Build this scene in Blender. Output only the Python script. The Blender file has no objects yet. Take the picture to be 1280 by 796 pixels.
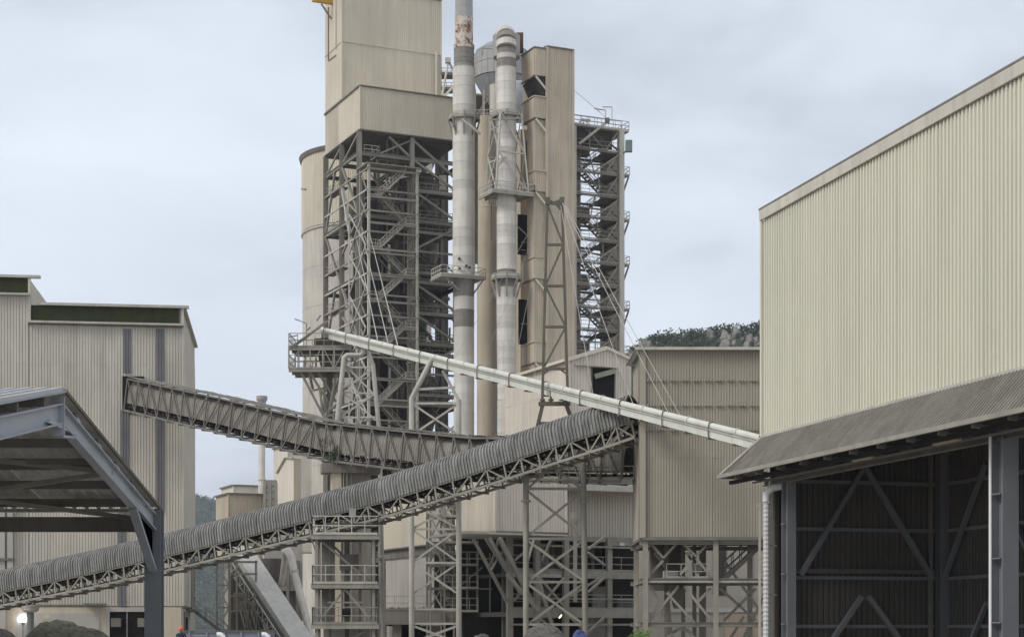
import bpy, bmesh, math, random
from mathutils import Vector, Matrix
random.seed(7)
S = bpy.context.scene
C = S.collection
# ------------------------------------------------------------------ camera, sky, sun, exposure
F, HY, CX, EYE = 2200.0, 785.0, 640.0, 1.7
cam = bpy.data.objects.new('camera', bpy.data.cameras.new('camera'))
C.objects.link(cam); S.camera = cam
cam.location = (0, 0, EYE); cam.rotation_euler = (math.radians(90), 0, 0)
cam.data.sensor_width = 36; cam.data.lens = F * 36 / 1280
cam.data.shift_y = (HY - 398) / 1280
cam.data.clip_start = .5; cam.data.clip_end = 6000
S.view_settings.view_transform = 'Standard'; S.view_settings.look = 'None'
S.view_settings.exposure = 0.48; S.view_settings.gamma = 1
SUN_EL, SUN_AZ = math.radians(42), math.radians(-58)      # azimuth from behind the camera, to its left
wd = bpy.data.worlds.new('World'); S.world = wd; wd.use_nodes = True
nt = wd.node_tree; N = nt.nodes; L = nt.links
for n in list(N): N.remove(n)
sky = N.new('ShaderNodeTexSky'); sky.sky_type = 'NISHITA'; sky.sun_disc = False
sky.sun_elevation = SUN_EL; sky.sun_rotation = math.radians(180) - SUN_AZ * -1
bg1 = N.new('ShaderNodeBackground'); bg1.inputs[1].default_value = .1
L.new(sky.outputs[0], bg1.inputs[0])
tc = N.new('ShaderNodeTexCoord'); mp = N.new('ShaderNodeMapping'); mp.inputs['Scale'].default_value = (1, 1, 2.6)
mp.inputs['Location'].default_value = (.35, .2, .15)
L.new(tc.outputs['Generated'], mp.inputs[0])
nz = N.new('ShaderNodeTexNoise'); nz.inputs['Scale'].default_value = 4.2; nz.inputs['Detail'].default_value = 7
nz.inputs['Roughness'].default_value = .5; nz.inputs['Distortion'].default_value = .25
L.new(mp.outputs[0], nz.inputs['Vector'])
rp = N.new('ShaderNodeValToRGB')
e = rp.color_ramp.elements
e[0].position = .30; e[0].color = (.43, .465, .525, 1)
e[1].position = .70; e[1].color = (.70, .75, .825, 1)
m_ = rp.color_ramp.elements.new(.48); m_.color = (.60, .645, .715, 1)
L.new(nz.outputs[0], rp.inputs[0])
bg2 = N.new('ShaderNodeBackground'); bg2.inputs[1].default_value = .95
L.new(rp.outputs[0], bg2.inputs[0])
mx = N.new('ShaderNodeMixShader'); mx.inputs[0].default_value = .9
L.new(bg1.outputs[0], mx.inputs[1]); L.new(bg2.outputs[0], mx.inputs[2])
wo = N.new('ShaderNodeOutputWorld'); L.new(mx.outputs[0], wo.inputs[0])
sd = bpy.data.lights.new('sun', 'SUN'); sd.energy = 1.5; sd.angle = math.radians(24); sd.color = (1, .965, .91)
so = bpy.data.objects.new('sun', sd); C.objects.link(so)
sv = Vector((math.sin(SUN_AZ) * math.cos(SUN_EL), -math.cos(SUN_AZ) * math.cos(SUN_EL), math.sin(SUN_EL)))
so.rotation_euler = sv.to_track_quat('Z', 'Y').to_euler(); so.location = (0, -20, 60)

# ------------------------------------------------------------------ helpers
def W(px, py, D): return Vector(((px - CX) * D / F, D, EYE + (HY - py) * D / F))
def ZZ(py, D): return EYE + (HY - py) * D / F
UP = Vector((0, 0, 1))

class Fr:                                   # a ground frame: u along the front, v to the back
    def __init__(s, px, D, deg):
        a = math.radians(deg)
        s.o = Vector(((px - CX) * D / F, D, 0)); s.eu = Vector((math.cos(a), math.sin(a), 0)); s.ev = Vector((-math.sin(a), math.cos(a), 0))
    def p(s, u, v, z): return s.o + s.eu * u + s.ev * v + UP * z
    def hv(s, px, v):
        t = (px - CX) / F; b = s.o + s.ev * v
        u = (t * b.y - b.x) / (s.eu.x - t * s.eu.y)
        return u, b.y + u * s.eu.y
    def hu(s, px, u):
        t = (px - CX) / F; b = s.o + s.eu * u
        v = (t * b.y - b.x) / (s.ev.x - t * s.ev.y)
        return v, b.y + v * s.ev.y
    def D(s, u, v): return (s.o + s.eu * u + s.ev * v).y

MATS = {}
def mat(name, col, rough=.75, var=.14, scale=.6, rnd=.05, dirt=None, damt=.35, streak=True, metal=0, fine=0, bump=0, lo=.45, hi=.75, ds=None):
    if name in MATS: return MATS[name]
    m = bpy.data.materials.new(name); m.use_nodes = True; MATS[name] = m
    t = m.node_tree; n = t.nodes; l = t.links; b = n['Principled BSDF']
    b.inputs['Roughness'].default_value = rough; b.inputs['Metallic'].default_value = metal
    b.inputs['Specular IOR Level'].default_value = .3
    g = n.new('ShaderNodeNewGeometry')
    nz = n.new('ShaderNodeTexNoise'); nz.inputs['Scale'].default_value = scale; nz.inputs['Detail'].default_value = 6
    l.new(g.outputs['Position'], nz.inputs['Vector'])
    mr = n.new('ShaderNodeMapRange'); mr.inputs[1].default_value = .3; mr.inputs[2].default_value = .7
    mr.inputs[3].default_value = 1 - var; mr.inputs[4].default_value = 1 + var
    l.new(nz.outputs[0], mr.inputs[0])
    oi = n.new('ShaderNodeObjectInfo')
    mo = n.new('ShaderNodeMapRange'); mo.inputs[3].default_value = 1 - rnd; mo.inputs[4].default_value = 1 + rnd
    l.new(oi.outputs['Random'], mo.inputs[0])
    mu = n.new('ShaderNodeMath'); mu.operation = 'MULTIPLY'; l.new(mr.outputs[0], mu.inputs[0]); l.new(mo.outputs[0], mu.inputs[1])
    src = mu.outputs[0]
    if fine:
        f = n.new('ShaderNodeTexNoise'); f.inputs['Scale'].default_value = 9; f.inputs['Detail'].default_value = 4
        l.new(g.outputs['Position'], f.inputs['Vector'])
        fr = n.new('ShaderNodeMapRange'); fr.inputs[1].default_value = .3; fr.inputs[2].default_value = .7
        fr.inputs[3].default_value = 1 - fine; fr.inputs[4].default_value = 1 + fine; l.new(f.outputs[0], fr.inputs[0])
        m2 = n.new('ShaderNodeMath'); m2.operation = 'MULTIPLY'; l.new(src, m2.inputs[0]); l.new(fr.outputs[0], m2.inputs[1]); src = m2.outputs[0]
    vm = n.new('ShaderNodeVectorMath'); vm.operation = 'SCALE'; vm.inputs[0].default_value = col[:3]
    l.new(src, vm.inputs['Scale']); out = vm.outputs[0]
    if dirt:
        mp = n.new('ShaderNodeMapping'); mp.inputs['Scale'].default_value = (1.6, 1.6, .12) if streak else (1, 1, 1)
        l.new(g.outputs['Position'], mp.inputs[0])
        d = n.new('ShaderNodeTexNoise'); d.inputs['Scale'].default_value = ds or (1.1 if streak else .7); d.inputs['Detail'].default_value = 7
        d.inputs['Roughness'].default_value = .65
        l.new(mp.outputs[0], d.inputs['Vector'])
        r = n.new('ShaderNodeMapRange'); r.inputs[1].default_value = lo; r.inputs[2].default_value = hi
        r.inputs[3].default_value = 0; r.inputs[4].default_value = damt; l.new(d.outputs[0], r.inputs[0])
        mi = n.new('ShaderNodeMix'); mi.data_type = 'RGBA'
        l.new(r.outputs[0], mi.inputs[0]); l.new(out, mi.inputs[6]); mi.inputs[7].default_value = (*dirt, 1); out = mi.outputs[2]
    l.new(out, b.inputs['Base Color'])
    if bump:
        bn = n.new('ShaderNodeTexNoise'); bn.inputs['Scale'].default_value = 5; bn.inputs['Detail'].default_value = 5
        l.new(g.outputs['Position'], bn.inputs['Vector'])
        bb = n.new('ShaderNodeBump'); bb.inputs['Strength'].default_value = bump; bb.inputs['Distance'].default_value = .1
        l.new(bn.outputs[0], bb.inputs['Height']); l.new(bb.outputs[0], b.inputs['Normal'])
    return m

cream   = mat('cream_sheeting', (.575, .515, .405), .6, .07, .15, .035, (.34, .29, .225), .35)
cream2  = mat('pale_cream_sheeting', (.60, .545, .455), .6, .07, .2, .03, (.34, .30, .25), .5)
shed_m  = mat('shed_sheeting', (.60, .575, .465), .5, .06, .12, .02, (.44, .41, .33), .3)
left_m  = mat('dusty_sheeting', (.50, .463, .39), .65, .10, .25, .035, (.31, .275, .23), .55)
brown_m = mat('brown_dusty_sheeting', (.33, .295, .235), .8, .10, .3, .04, (.36, .325, .27), .5)
dustroof= mat('dusty_roof_sheeting', (.19, .175, .145), .9, .14, .8, .05, (.30, .28, .24), .5, fine=.12)
covr    = mat('fibre_cement_cover', (.25, .242, .222), .85, .12, .9, .06, (.085, .085, .08), .85, fine=.14, lo=.40, hi=.68, ds=2.2)
covr2   = mat('brown_cover', (.24, .22, .19), .85, .14, .9, .06, (.13, .12, .105), .6, fine=.14)
steel   = mat('dusty_steel', (.265, .248, .205), .7, .14, .9, .10, (.17, .155, .13), .5)
steel_d = mat('dark_dusty_steel', (.17, .155, .135), .8, .16, .9, .10, (.09, .08, .07), .5)
steel_l = mat('light_dusty_steel', (.44, .415, .36), .7, .12, .9, .08, (.25, .22, .18), .5)
steel_b = mat('blue_grey_steel', (.15, .157, .165), .5, .08, .8, .06, (.14, .14, .135), .5)
steel_p = mat('pale_grey_steel', (.33, .35, .38), .45, .06, .8, .05, (.22, .22, .21), .4)
olive   = mat('olive_steel', (.115, .105, .08), .8, .12, .9, .05, (.12, .10, .08), .5)
conc    = mat('concrete', (.48, .445, .385), .9, .10, .25, .04, (.28, .25, .21), .6, fine=.06, bump=.15)
conc_d  = mat('dark_concrete', (.24, .215, .18), .9, .16, .4, .05, (.14, .12, .10), .6, fine=.1, bump=.2)
conc_w  = mat('pale_concrete', (.50, .48, .44), .9, .07, .15, .03, (.36, .34, .30), .5, fine=.04)
brownp  = mat('brown_render', (.47, .405, .315), .85, .10, .25, .03, (.28, .23, .17), .5)
shell   = mat('stack_shell', (.55, .515, .455), .6, .08, .5, .13, (.34, .30, .24), .6, metal=.05)
shell_g = mat('grey_bellows', (.22, .20, .175), .8, .12, 1.5, .06, (.13, .11, .09), .6)
shell_t = mat('grey_stack_top', (.34, .33, .32), .7, .08, .8, .04, (.22, .2, .18), .5)
rust    = mat('rust_flaked_paint', (.52, .46, .39), .8, .10, .8, .03, (.16, .075, .035), 1.0, streak=False, fine=.1, lo=.47, hi=.58, ds=1.1)
drumm   = mat('grey_drum', (.30, .305, .31), .5, .08, .5, .08, (.2, .19, .18), .4, metal=.2)
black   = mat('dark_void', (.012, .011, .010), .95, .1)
innerd  = mat('dim_lining', (.05, .047, .042), .9, .15, .5, .06, (.035, .033, .03), .5)  # lining darkened, interior shade is put into the colour
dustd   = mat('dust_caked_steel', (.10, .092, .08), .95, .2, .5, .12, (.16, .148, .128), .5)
greenm  = mat('dark_green_glazing', (.024, .030, .007), .8, .25, 1.5, .15, (.01, .012, .008), .6)
stripm  = mat('grey_rooflight', (.15, .15, .152), .4, .12, .8, .05, (.08, .08, .085), .5)
pipem   = mat('pale_pipe_coat', (.58, .58, .51), .5, .05, .8, .04, (.38, .37, .30), .5)
yellow  = mat('yellow_paint', (.45, .27, .05), .6, .1)
white   = mat('white_paint', (.75, .75, .74), .5, .05)
beigew  = mat('beige_render', (.52, .45, .34), .9, .10, .5, .03, (.36, .31, .25), .6)
greyw   = mat('grey_render', (.40, .375, .34), .9, .08, .5, .03, (.3, .27, .22), .5)
rock    = mat('grey_green_rock', (.15, .147, .105), .95, .3, 2.2, .05, (.05, .05, .035), .7, streak=False, fine=.3, bump=.6)
rockg   = mat('grey_rubble', (.13, .12, .105), .95, .3, 3, .1, (.06, .055, .05), .6, streak=False, fine=.3, bump=.6)
tarp    = mat('blue_tarpaulin', (.04, .055, .16), .5, .2, 3)
bark    = mat('bark', (.10, .08, .06), .9)
leafm   = mat('leaves', (.050, .075, .030), .8, .5, .12, .25, (.085, .10, .045), .6, streak=False)
leafb   = mat('bright_leaves', (.10, .20, .03), .7, .4, 3, .2)
leafd   = mat('dark_leaves', (.055, .075, .035), .7, .4, 3, .2)
forest  = mat('forest_leaves', (.050, .075, .034), .9, .6, .05, .2, (.075, .09, .045), .7, streak=False)
hillm   = mat('wooded_earth', (.05, .065, .035), .95, .4, .05, 0, (.03, .04, .02), .5, streak=False)
cliffm  = mat('pinkish_cliff_rock', (.20, .185, .16), .95, .45, .12, .1, (.07, .075, .05), .8, streak=False, fine=.3, bump=.8)
groundm = mat('dusty_ground', (.36, .335, .295), .95, .15, .3, 0, (.2, .185, .16), .5, streak=False, fine=.1)
belt    = mat('black_belt', (.03, .03, .03), .9)
orange  = mat('orange_plastic', (.75, .13, .04), .4, .05)
skin    = mat('skin', (.30, .17, .11), .6, .05)
navy    = mat('navy_cloth', (.025, .03, .05), .9)
vehg    = mat('blue_grey_paint', (.20, .21, .24), .4, .06)
acm     = mat('grey_casing', (.27, .27, .25), .6)
blum    = mat('blue_paint', (.04, .10, .30), .6)
def emis(name, col, s):
    m = bpy.data.materials.new(name); m.use_nodes = True; b = m.node_tree.nodes['Principled BSDF']
    b.inputs['Emission Color'].default_value = (*col, 1); b.inputs['Emission Strength'].default_value = s; return m
lampm = emis('lit_lamp_glass', (1, .98, .93), 5)
warmm = emis('warm_bulb', (1, .75, .45), 3)

def tag(o, label=None, cat=None, group=None, kind=None):
    if label: o['label'] = label
    if cat: o['category'] = cat
    if group: o['group'] = group
    if kind: o['kind'] = kind
    return o
def thing(name, loc, label, cat, group=None):
    o = bpy.data.objects.new(name, None); C.objects.link(o); o.location = loc; o.empty_display_size = .5
    MW[o.name] = Matrix.Translation(Vector(loc)); return tag(o, label, cat, group)
MW = {}
def link(o, root, M):
    C.objects.link(o); MW[o.name] = M
    if root is not None:
        o.parent = root; o.matrix_basis = MW[root.name].inverted() @ M
    else: o.matrix_basis = M
    return o
def place(name, mesh, root, M):
    return link(bpy.data.objects.new(name, mesh), root, M)

class MB:
    def __init__(s): s.v = []; s.f = []
    def poly(s, pts, faces):
        b = len(s.v); s.v += [Vector(p) for p in pts]; s.f += [tuple(b + i for i in f) for f in faces]; return s
    def hexa(s, p):                       # 4 bottom pts, 4 top pts
        return s.poly(p, [(3, 2, 1, 0), (4, 5, 6, 7), (0, 1, 5, 4), (1, 2, 6, 5), (2, 3, 7, 6), (3, 0, 4, 7)])
    def fbox(s, f, u0, u1, v0, v1, z0, z1):
        return s.hexa([f.p(u0, v0, z0), f.p(u1, v0, z0), f.p(u1, v1, z0), f.p(u0, v1, z0),
                       f.p(u0, v0, z1), f.p(u1, v0, z1), f.p(u1, v1, z1), f.p(u0, v1, z1)])
    def beam(s, p, q, w, h=None, up=UP):
        h = h or w; p = Vector(p); q = Vector(q); d = (q - p)
        if d.length < 1e-6: return s
        d.normalize(); x = d.cross(up)
        if x.length < 1e-3: x = d.cross(Vector((0, 1, 0)))
        x.normalize(); y = x.cross(d).normalized(); x = x * w / 2; y = y * h / 2
        return s.hexa([p - x - y, p + x - y, p + x + y, p - x + y, q - x - y, q + x - y, q + x + y, q - x + y])
    def tube(s, pts, r, seg=8, cap=True):
        pts = [Vector(p) for p in pts]; rr = r if isinstance(r, (list, tuple)) else [r] * len(pts)
        base = len(s.v); prev = None
        for i, p in enumerate(pts):
            if i == 0: d = pts[1] - p
            elif i == len(pts) - 1: d = p - pts[i - 1]
            else: d = (pts[i + 1] - p).normalized() + (p - pts[i - 1]).normalized()
            d.normalize()
            if prev is None:
                x = d.cross(UP)
                if x.length < 1e-2: x = d.cross(Vector((0, 1, 0)))
            else: x = prev - d * prev.dot(d)
            x.normalize(); prev = x; y = d.cross(x)
            for k in range(seg):
                a = 2 * math.pi * k / seg; s.v.append(p + (x * math.cos(a) + y * math.sin(a)) * rr[i])
        for i in range(len(pts) - 1):
            for k in range(seg):
                a = base + i * seg + k; b_ = base + i * seg + (k + 1) % seg
                s.f.append((a, b_, b_ + seg, a + seg))
        if cap:
            s.f.append(tuple(base + k for k in range(seg))[::-1]); e_ = base + (len(pts) - 1) * seg
            s.f.append(tuple(e_ + k for k in range(seg)))
        return s
    def lathe(s, c, prof, seg=24):        # prof: list of (r, z)
        base = len(s.v)
        for r, z in prof:
            for k in range(seg):
                a = 2 * math.pi * k / seg; s.v.append(Vector((c[0] + r * math.cos(a), c[1] + r * math.sin(a), z)))
        for i in range(len(prof) - 1):
            for k in range(seg):
                a = base + i * seg + k; b_ = base + i * seg + (k + 1) % seg
                s.f.append((a, b_, b_ + seg, a + seg))
        s.f.append(tuple(base + k for k in range(seg))[::-1])
        s.f.append(tuple(base + (len(prof) - 1) * seg + k for k in range(seg)))
        return s
    def rail(s, pts, h=1.05, t=.06, sp=1.5, mids=1):
        pts = [Vector(p) for p in pts]
        for a, b in zip(pts, pts[1:]):
            for k in range(mids + 1):
                z = UP * h * (1 - k / (mids + 1)); s.beam(a + z, b + z, t)
            s.beam(a + UP * .07, b + UP * .07, t * .5, .15)
            n = max(1, round((b - a).length / sp))
            for i in range(n + 1):
                p = a.lerp(b, i / n); s.beam(p, p + UP * (h - .01), t * .9)
        return s
    def stair(s, p, q, side, w=.9, rail=True, t=.06, n=None, tread=.05):
        p = Vector(p); q = Vector(q); side = Vector(side).normalized() * w
        for o in (Vector((0, 0, 0)), side): s.beam(p + o, q + o, .07, .26)
        n = n or max(4, round(abs(q.z - p.z) / .28))
        d = q - p; run = Vector((d.x, d.y, 0)) / n * .42
        for i in range(1, n):
            c = p.lerp(q, i / n) + side * .5
            s.beam(c - run, c + run, w, tread)
        if rail:
            for o in (Vector((0, 0, 0)), side):
                for hh in (1.0, .5): s.beam(p + o + UP * hh, q + o + UP * hh, t)
                for i in range(0, 5):
                    c = p.lerp(q, i / 4) + o; s.beam(c, c + UP, t)
        return s
    def build(s, name, m, root=None, kind=None, label=None, cat=None, group=None, smooth=False):
        if not s.v: return None
        c = Vector((0, 0, 0))
        for p in s.v: c += p
        c /= len(s.v)
        if root is None:
            c.z = min(p.z for p in s.v)
        me = bpy.data.meshes.new(name); me.from_pydata([tuple(p - c) for p in s.v], [], s.f); me.materials.append(m)
        if smooth: me.polygons.foreach_set('use_smooth', [True] * len(me.polygons)); me.set_sharp_from_angle(angle=math.radians(38))
        o = place(name, me, root, Matrix.Translation(c))
        return tag(o, label, cat, group, kind)

UNIT = {}
def unit(shape, m):
    k = (shape, m.name)
    if k in UNIT: return UNIT[k]
    b = MB()
    if shape == 'box': b.hexa([(-.5, -.5, 0), (.5, -.5, 0), (.5, .5, 0), (-.5, .5, 0), (-.5, -.5, 1), (.5, -.5, 1), (.5, .5, 1), (-.5, .5, 1)])
    elif shape == 'I':
        P = [(-.5, -.5), (.5, -.5), (.5, -.42), (.05, -.42), (.05, .42), (.5, .42), (.5, .5), (-.5, .5), (-.5, .42), (-.05, .42), (-.05, -.42), (-.5, -.42)]
        n = len(P); b.poly([(x, y, 0) for x, y in P] + [(x, y, 1) for x, y in P], [(i, (i + 1) % n, (i + 1) % n + n, i + n) for i in range(n)] + [tuple(range(n))[::-1], tuple(range(n, 2 * n))])
    elif shape == 'tube': b.tube([(0, 0, 0), (0, 0, 1)], .5, 12)
    elif shape == 'angle':
        P = [(-.5, -.5), (.5, -.5), (.5, -.36), (-.36, -.36), (-.36, .5), (-.5, .5)]
        n = len(P); b.poly([(x, y, 0) for x, y in P] + [(x, y, 1) for x, y in P], [(i, (i + 1) % n, (i + 1) % n + n, i + n) for i in range(n)] + [tuple(range(n))[::-1], tuple(range(n, 2 * n))])
    me = bpy.data.meshes.new('unit_' + shape); me.from_pydata([tuple(v) for v in b.v], [], b.f); me.materials.append(m)
    if shape == 'tube': me.polygons.foreach_set('use_smooth', [len(p.vertices) == 4 for p in me.polygons])
    UNIT[k] = me; return me
def mem(root, name, p, q, w, m, h=None, shape='box', up=UP):
    h = h or w; p = Vector(p); q = Vector(q); d = q - p; ln = d.length
    if ln < 1e-4: return
    d.normalize(); x = d.cross(up)
    if x.length < 1e-3: x = d.cross(Vector((.1, 1, 0)))
    x.normalize(); y = x.cross(d).normalized()
    M = Matrix(((x.x * w, y.x * h, d.x * ln, p.x), (x.y * w, y.y * h, d.y * ln, p.y), (x.z * w, y.z * h, d.z * ln, p.z), (0, 0, 0, 1)))
    return place(name, unit(shape, m), root, M)

SHEETS = {}
def sheet_mesh(m, w, h0, h1, pitch, dep, kind='trap'):
    """h0,h1: functions of x giving bottom/top, or numbers"""
    const = not callable(h0) and not callable(h1)
    key = (m.name, round(w, 3), round(h0, 3), round(h1, 3), pitch, dep, kind) if const else None
    if key and key in SHEETS: return SHEETS[key]
    xs = []; n = max(1, round(w / pitch)); p = w / n
    for i in range(n):
        if kind == 'box': xs += [(i * p, 0), ((i + .5) * p, 0), ((i + .56) * p, -dep), ((i + .94) * p, -dep)]
        elif kind == 'trap': xs += [(i * p, 0), ((i + .22) * p, 0), ((i + .32) * p, -dep), ((i + .9) * p, -dep)]
        else: xs += [((i + a) * p, -dep * (.5 - .5 * math.cos(2 * math.pi * a))) for a in (0, .2, .4, .6, .8)]
    xs.append((w, 0))
    g0 = h0 if callable(h0) else (lambda x: h0); g1 = h1 if callable(h1) else (lambda x: h1)
    v = [(x, y, g0(x)) for x, y in xs] + [(x, y, max(g0(x), g1(x))) for x, y in xs]
    k = len(xs); f = [(i, i + 1, i + 1 + k, i + k) for i in range(k - 1)]
    me = bpy.data.meshes.new('sheet'); me.from_pydata(v, [], f); me.materials.append(m)
    if key: SHEETS[key] = me
    return me
def clad(root, O, X, Lw, z0, z1, m, pitch=.25, dep=.05, sw=1.0, courses=(), Z=UP, name='cladding_sheet', kind='trap', gap=.0, sub=None):
    """sheets over the plane at O, X to the right as seen from outside, Z up; z0,z1 numbers or functions of x along the wall"""
    O = Vector(O); X = Vector(X).normalized(); Z = Vector(Z).normalized(); Y = Z.cross(X)
    n = max(1, round(Lw / sw)); w = Lw / n
    fn0 = z0 if callable(z0) else (lambda x: z0); fn1 = z1 if callable(z1) else (lambda x: z1)
    cs = [-1e9] + list(courses) + [1e9]
    for i in range(n):
        x0 = i * w
        for j in range(len(cs) - 1):
            a, b = cs[j], cs[j + 1]
            lo = max(a, min(fn0(x0), fn0(x0 + w))); hi = min(b, max(fn1(x0), fn1(x0 + w)))
            if hi - lo < .05: continue
            off = .004 * ((i + 2 * j) % 3) + .011 * j + .002
            c0 = callable(z0) and abs(fn0(x0) - fn0(x0 + w)) > 1e-4; c1 = callable(z1) and abs(fn1(x0) - fn1(x0 + w)) > 1e-4
            if c0 or c1:
                me = sheet_mesh(m, w, (lambda x: max(a, fn0(x0 + x)) - lo), (lambda x: min(b, fn1(x0 + x)) - lo), pitch, dep, kind)
            else: me = sheet_mesh(m, w, 0, hi - lo, pitch, dep, kind)
            P = O + X * x0 + Z * lo - Y * off
            M = Matrix(((X.x, Y.x, Z.x, P.x), (X.y, Y.y, Z.y, P.y), (X.z, Y.z, Z.z, P.z), (0, 0, 0, 1)))
            place(name, me, root, M)

def cladbox(root, f, u0, u1, v0, v1, z0, z1, m, faces='fl', pitch=.3, dep=.06, sw=1.5, courses=(), core='wall', trim=True, tm=None):
    MB().fbox(f, u0, u1, v0, v1, z0, z1).build(core, m, root)
    if 'f' in faces: clad(root, f.p(u0, v0, 0), f.eu, u1 - u0, z0, z1, m, pitch, dep, sw, courses)
    if 'l' in faces: clad(root, f.p(u0, v1, 0), -f.ev, v1 - v0, z0, z1, m, pitch, dep, sw, courses)
    if 'r' in faces: clad(root, f.p(u1, v0, 0), f.ev, v1 - v0, z0, z1, m, pitch, dep, sw, courses)
    if trim:
        tm = tm or m; e = dep + .09 + .03 * len(courses)
        mem(root, 'corner_flashing', f.p(u0 - e * .4, v0 - e * .4, z0), f.p(u0 - e * .4, v0 - e * .4, z1), e * 1.2, tm, up=f.ev)
        mem(root, 'corner_flashing', f.p(u1, v0 - e * .4, z0), f.p(u1, v0 - e * .4, z1), e * 1.2, tm, up=f.ev)
        # parapet cap and base flashing
        for (a, b) in (((u0 - .1, v0 - .1), (u1 + .1, v0 - .1)), ((u0 - .1, v1), (u0 - .1, v0))):
            mem(root, 'capping', f.p(*a, z1 + .06), f.p(*b, z1 + .06), .34, steel_d, .16)
            mem(root, 'base_flashing', f.p(*a, z0 - .03), f.p(*b, z0 - .03), .3, steel_d, .14)

def frame_rect(root, f, us, vs, zs, cw, bw, m, mb=None, shape='box', cols=True, skip=()):
    """columns at each (u,v), beams at each z round the outline and between columns"""
    mb = mb or m
    if cols:
        for u in us:
            for v in vs:
                if (u, v) in skip: continue
                mem(root, 'column', f.p(u, v, zs[0]), f.p(u, v, zs[-1]), cw, m, shape=shape, up=f.ev)
    for z in zs[1:]:
        for v in vs:
            for a, b in zip(us, us[1:]): mem(root, 'beam', f.p(a, v, z), f.p(b, v, z), bw, mb, bw * 1.3)
        for u in us:
            for a, b in zip(vs, vs[1:]): mem(root, 'beam', f.p(u, a, z), f.p(u, b, z), bw, mb, bw * 1.3)

def leafball(mb, c, r, n, s, flat=1.0):
    for _ in range(n):
        while True:
            p = Vector((random.uniform(-1, 1), random.uniform(-1, 1), random.uniform(-1, 1)))
            if .25 < p.length < 1: break
        p = Vector((p.x * r, p.y * r, p.z * r * flat)) + Vector(c)
        a = Vector((random.gauss(0, 1), random.gauss(0, 1), random.gauss(0, 1))).normalized()
        b = a.cross(Vector((random.gauss(0, 1), random.gauss(0, 1), random.gauss(0, 1)))).normalized()
        q = s * random.uniform(.6, 1.3)
        mb.poly([p - a * q, p - b * q * .5, p + a * q, p + b * q * .5], [(0, 1, 2, 3)])

def fval(x, y, sd=0):
    r = 0; a = 1; f = 1
    for k in range(4):
        r += a * math.sin(x * f * 1.3 + 1.7 * k + sd) * math.cos(y * f * 1.1 + 2.3 * k + sd * 1.7); a *= .55; f *= 2.1
    return r

# ------------------------------------------------------------------ setting: ground and hills
b = MB(); R_ = 1800
b.poly([(-R_, -60, 0), (R_, -60, 0), (R_, 3500, 0), (-R_, 3500, 0)], [(0, 1, 2, 3)])
b.build('ground', groundm, None, kind='structure')

def hill(name, x0, x1, y0, y1, hf, m, nx=70, ny=30):
    b = MB(); v = []
    for j in range(ny + 1):
        for i in range(nx + 1):
            x = x0 + (x1 - x0) * i / nx; y = y0 + (y1 - y0) * j / ny
            v.append((x, y, hf(x, y)))
    b.poly(v, [(j * (nx + 1) + i, j * (nx + 1) + i + 1, (j + 1) * (nx + 1) + i + 1, (j + 1) * (nx + 1) + i) for j in range(ny) for i in range(nx)])
    return b.build(name, m, None, kind='structure', smooth=True)
def sm(t): t = max(0, min(1, t)); return t * t * (3 - 2 * t)
def hl(x, y): return hl0(x / 5, y / 5) * 5
def hl0(x, y):          # wooded slope behind the left buildings
    crest = 43 + 4 * math.sin(x * .03) - max(0, (x + 20)) * .6
    return -2 + crest * sm((y - 380) / 190) * sm((250 + x) / 60 + 1) * (1 - sm((x + 20) / 90)) + fval(x * .06, y * .06) * 1.2
def crest_r(x):        # rocky hill: crest follows the skyline
    px = CX + F * x / 800
    pts = [(700, 520), (770, 470), (792, 432), (810, 418), (835, 410), (862, 407), (890, 404), (930, 402), (965, 400), (1040, 396), (1200, 420)]
    if px <= pts[0][0]: return ZZ(540 + (700 - px) * .3, 800)
    for (a, ya), (b_, yb) in zip(pts, pts[1:]):
        if px <= b_: return ZZ(ya + (yb - ya) * (px - a) / (b_ - a), 800)
    return ZZ(440, 800)
def hr(x, y):
    z = max(0, crest_r(x) - 3)
    return -2 + z * (sm((y - 560) / 90) * .45 + sm((y - 745) / 55) * .55) + fval(x * .05, y * .05, 2) * 1.5
hill('wooded_hill', -1650, 450, 1800, 3200, hl, hillm)
hill('rocky_hill', -80, 420, 540, 1000, hr, hillm, 90, 60)
fb = MB()
def clump(x, y, z, r, n, s):
    leafball(fb, (x, y, z), r, n, s, .75)
for i in range(2800):
    y = 5 * (random.uniform(385, 590) if i > 200 else random.uniform(560, 590)); px = random.uniform(225, 360); x = (px - CX) * y / F
    z = hl(x, y); r = random.uniform(5, 10)
    if i < 200: z += random.choice((0, 3, 9))
    clump(x, y, z + r * .6, r, 36, 2.0)
for i in range(1500):
    px = random.uniform(760, 1010); y = random.uniform(745, 812); x = (px - CX) * y / F
    if fval(x * .09, hr(x, y) * .14, 5) > .35 and y < 796 and random.random() < .93: continue
    z = hr(x, y); r = random.uniform(1.3, 3.2); 
    if y > 795: z += random.choice((0, 0, 1.0, 2.4))
    clump(x, y, z + r * .45, r, 24, .7)
fb.build('forest', forest, None, label='dense dark green woodland covering the far hillsides and their crests', cat='woodland', kind='stuff')
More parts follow.
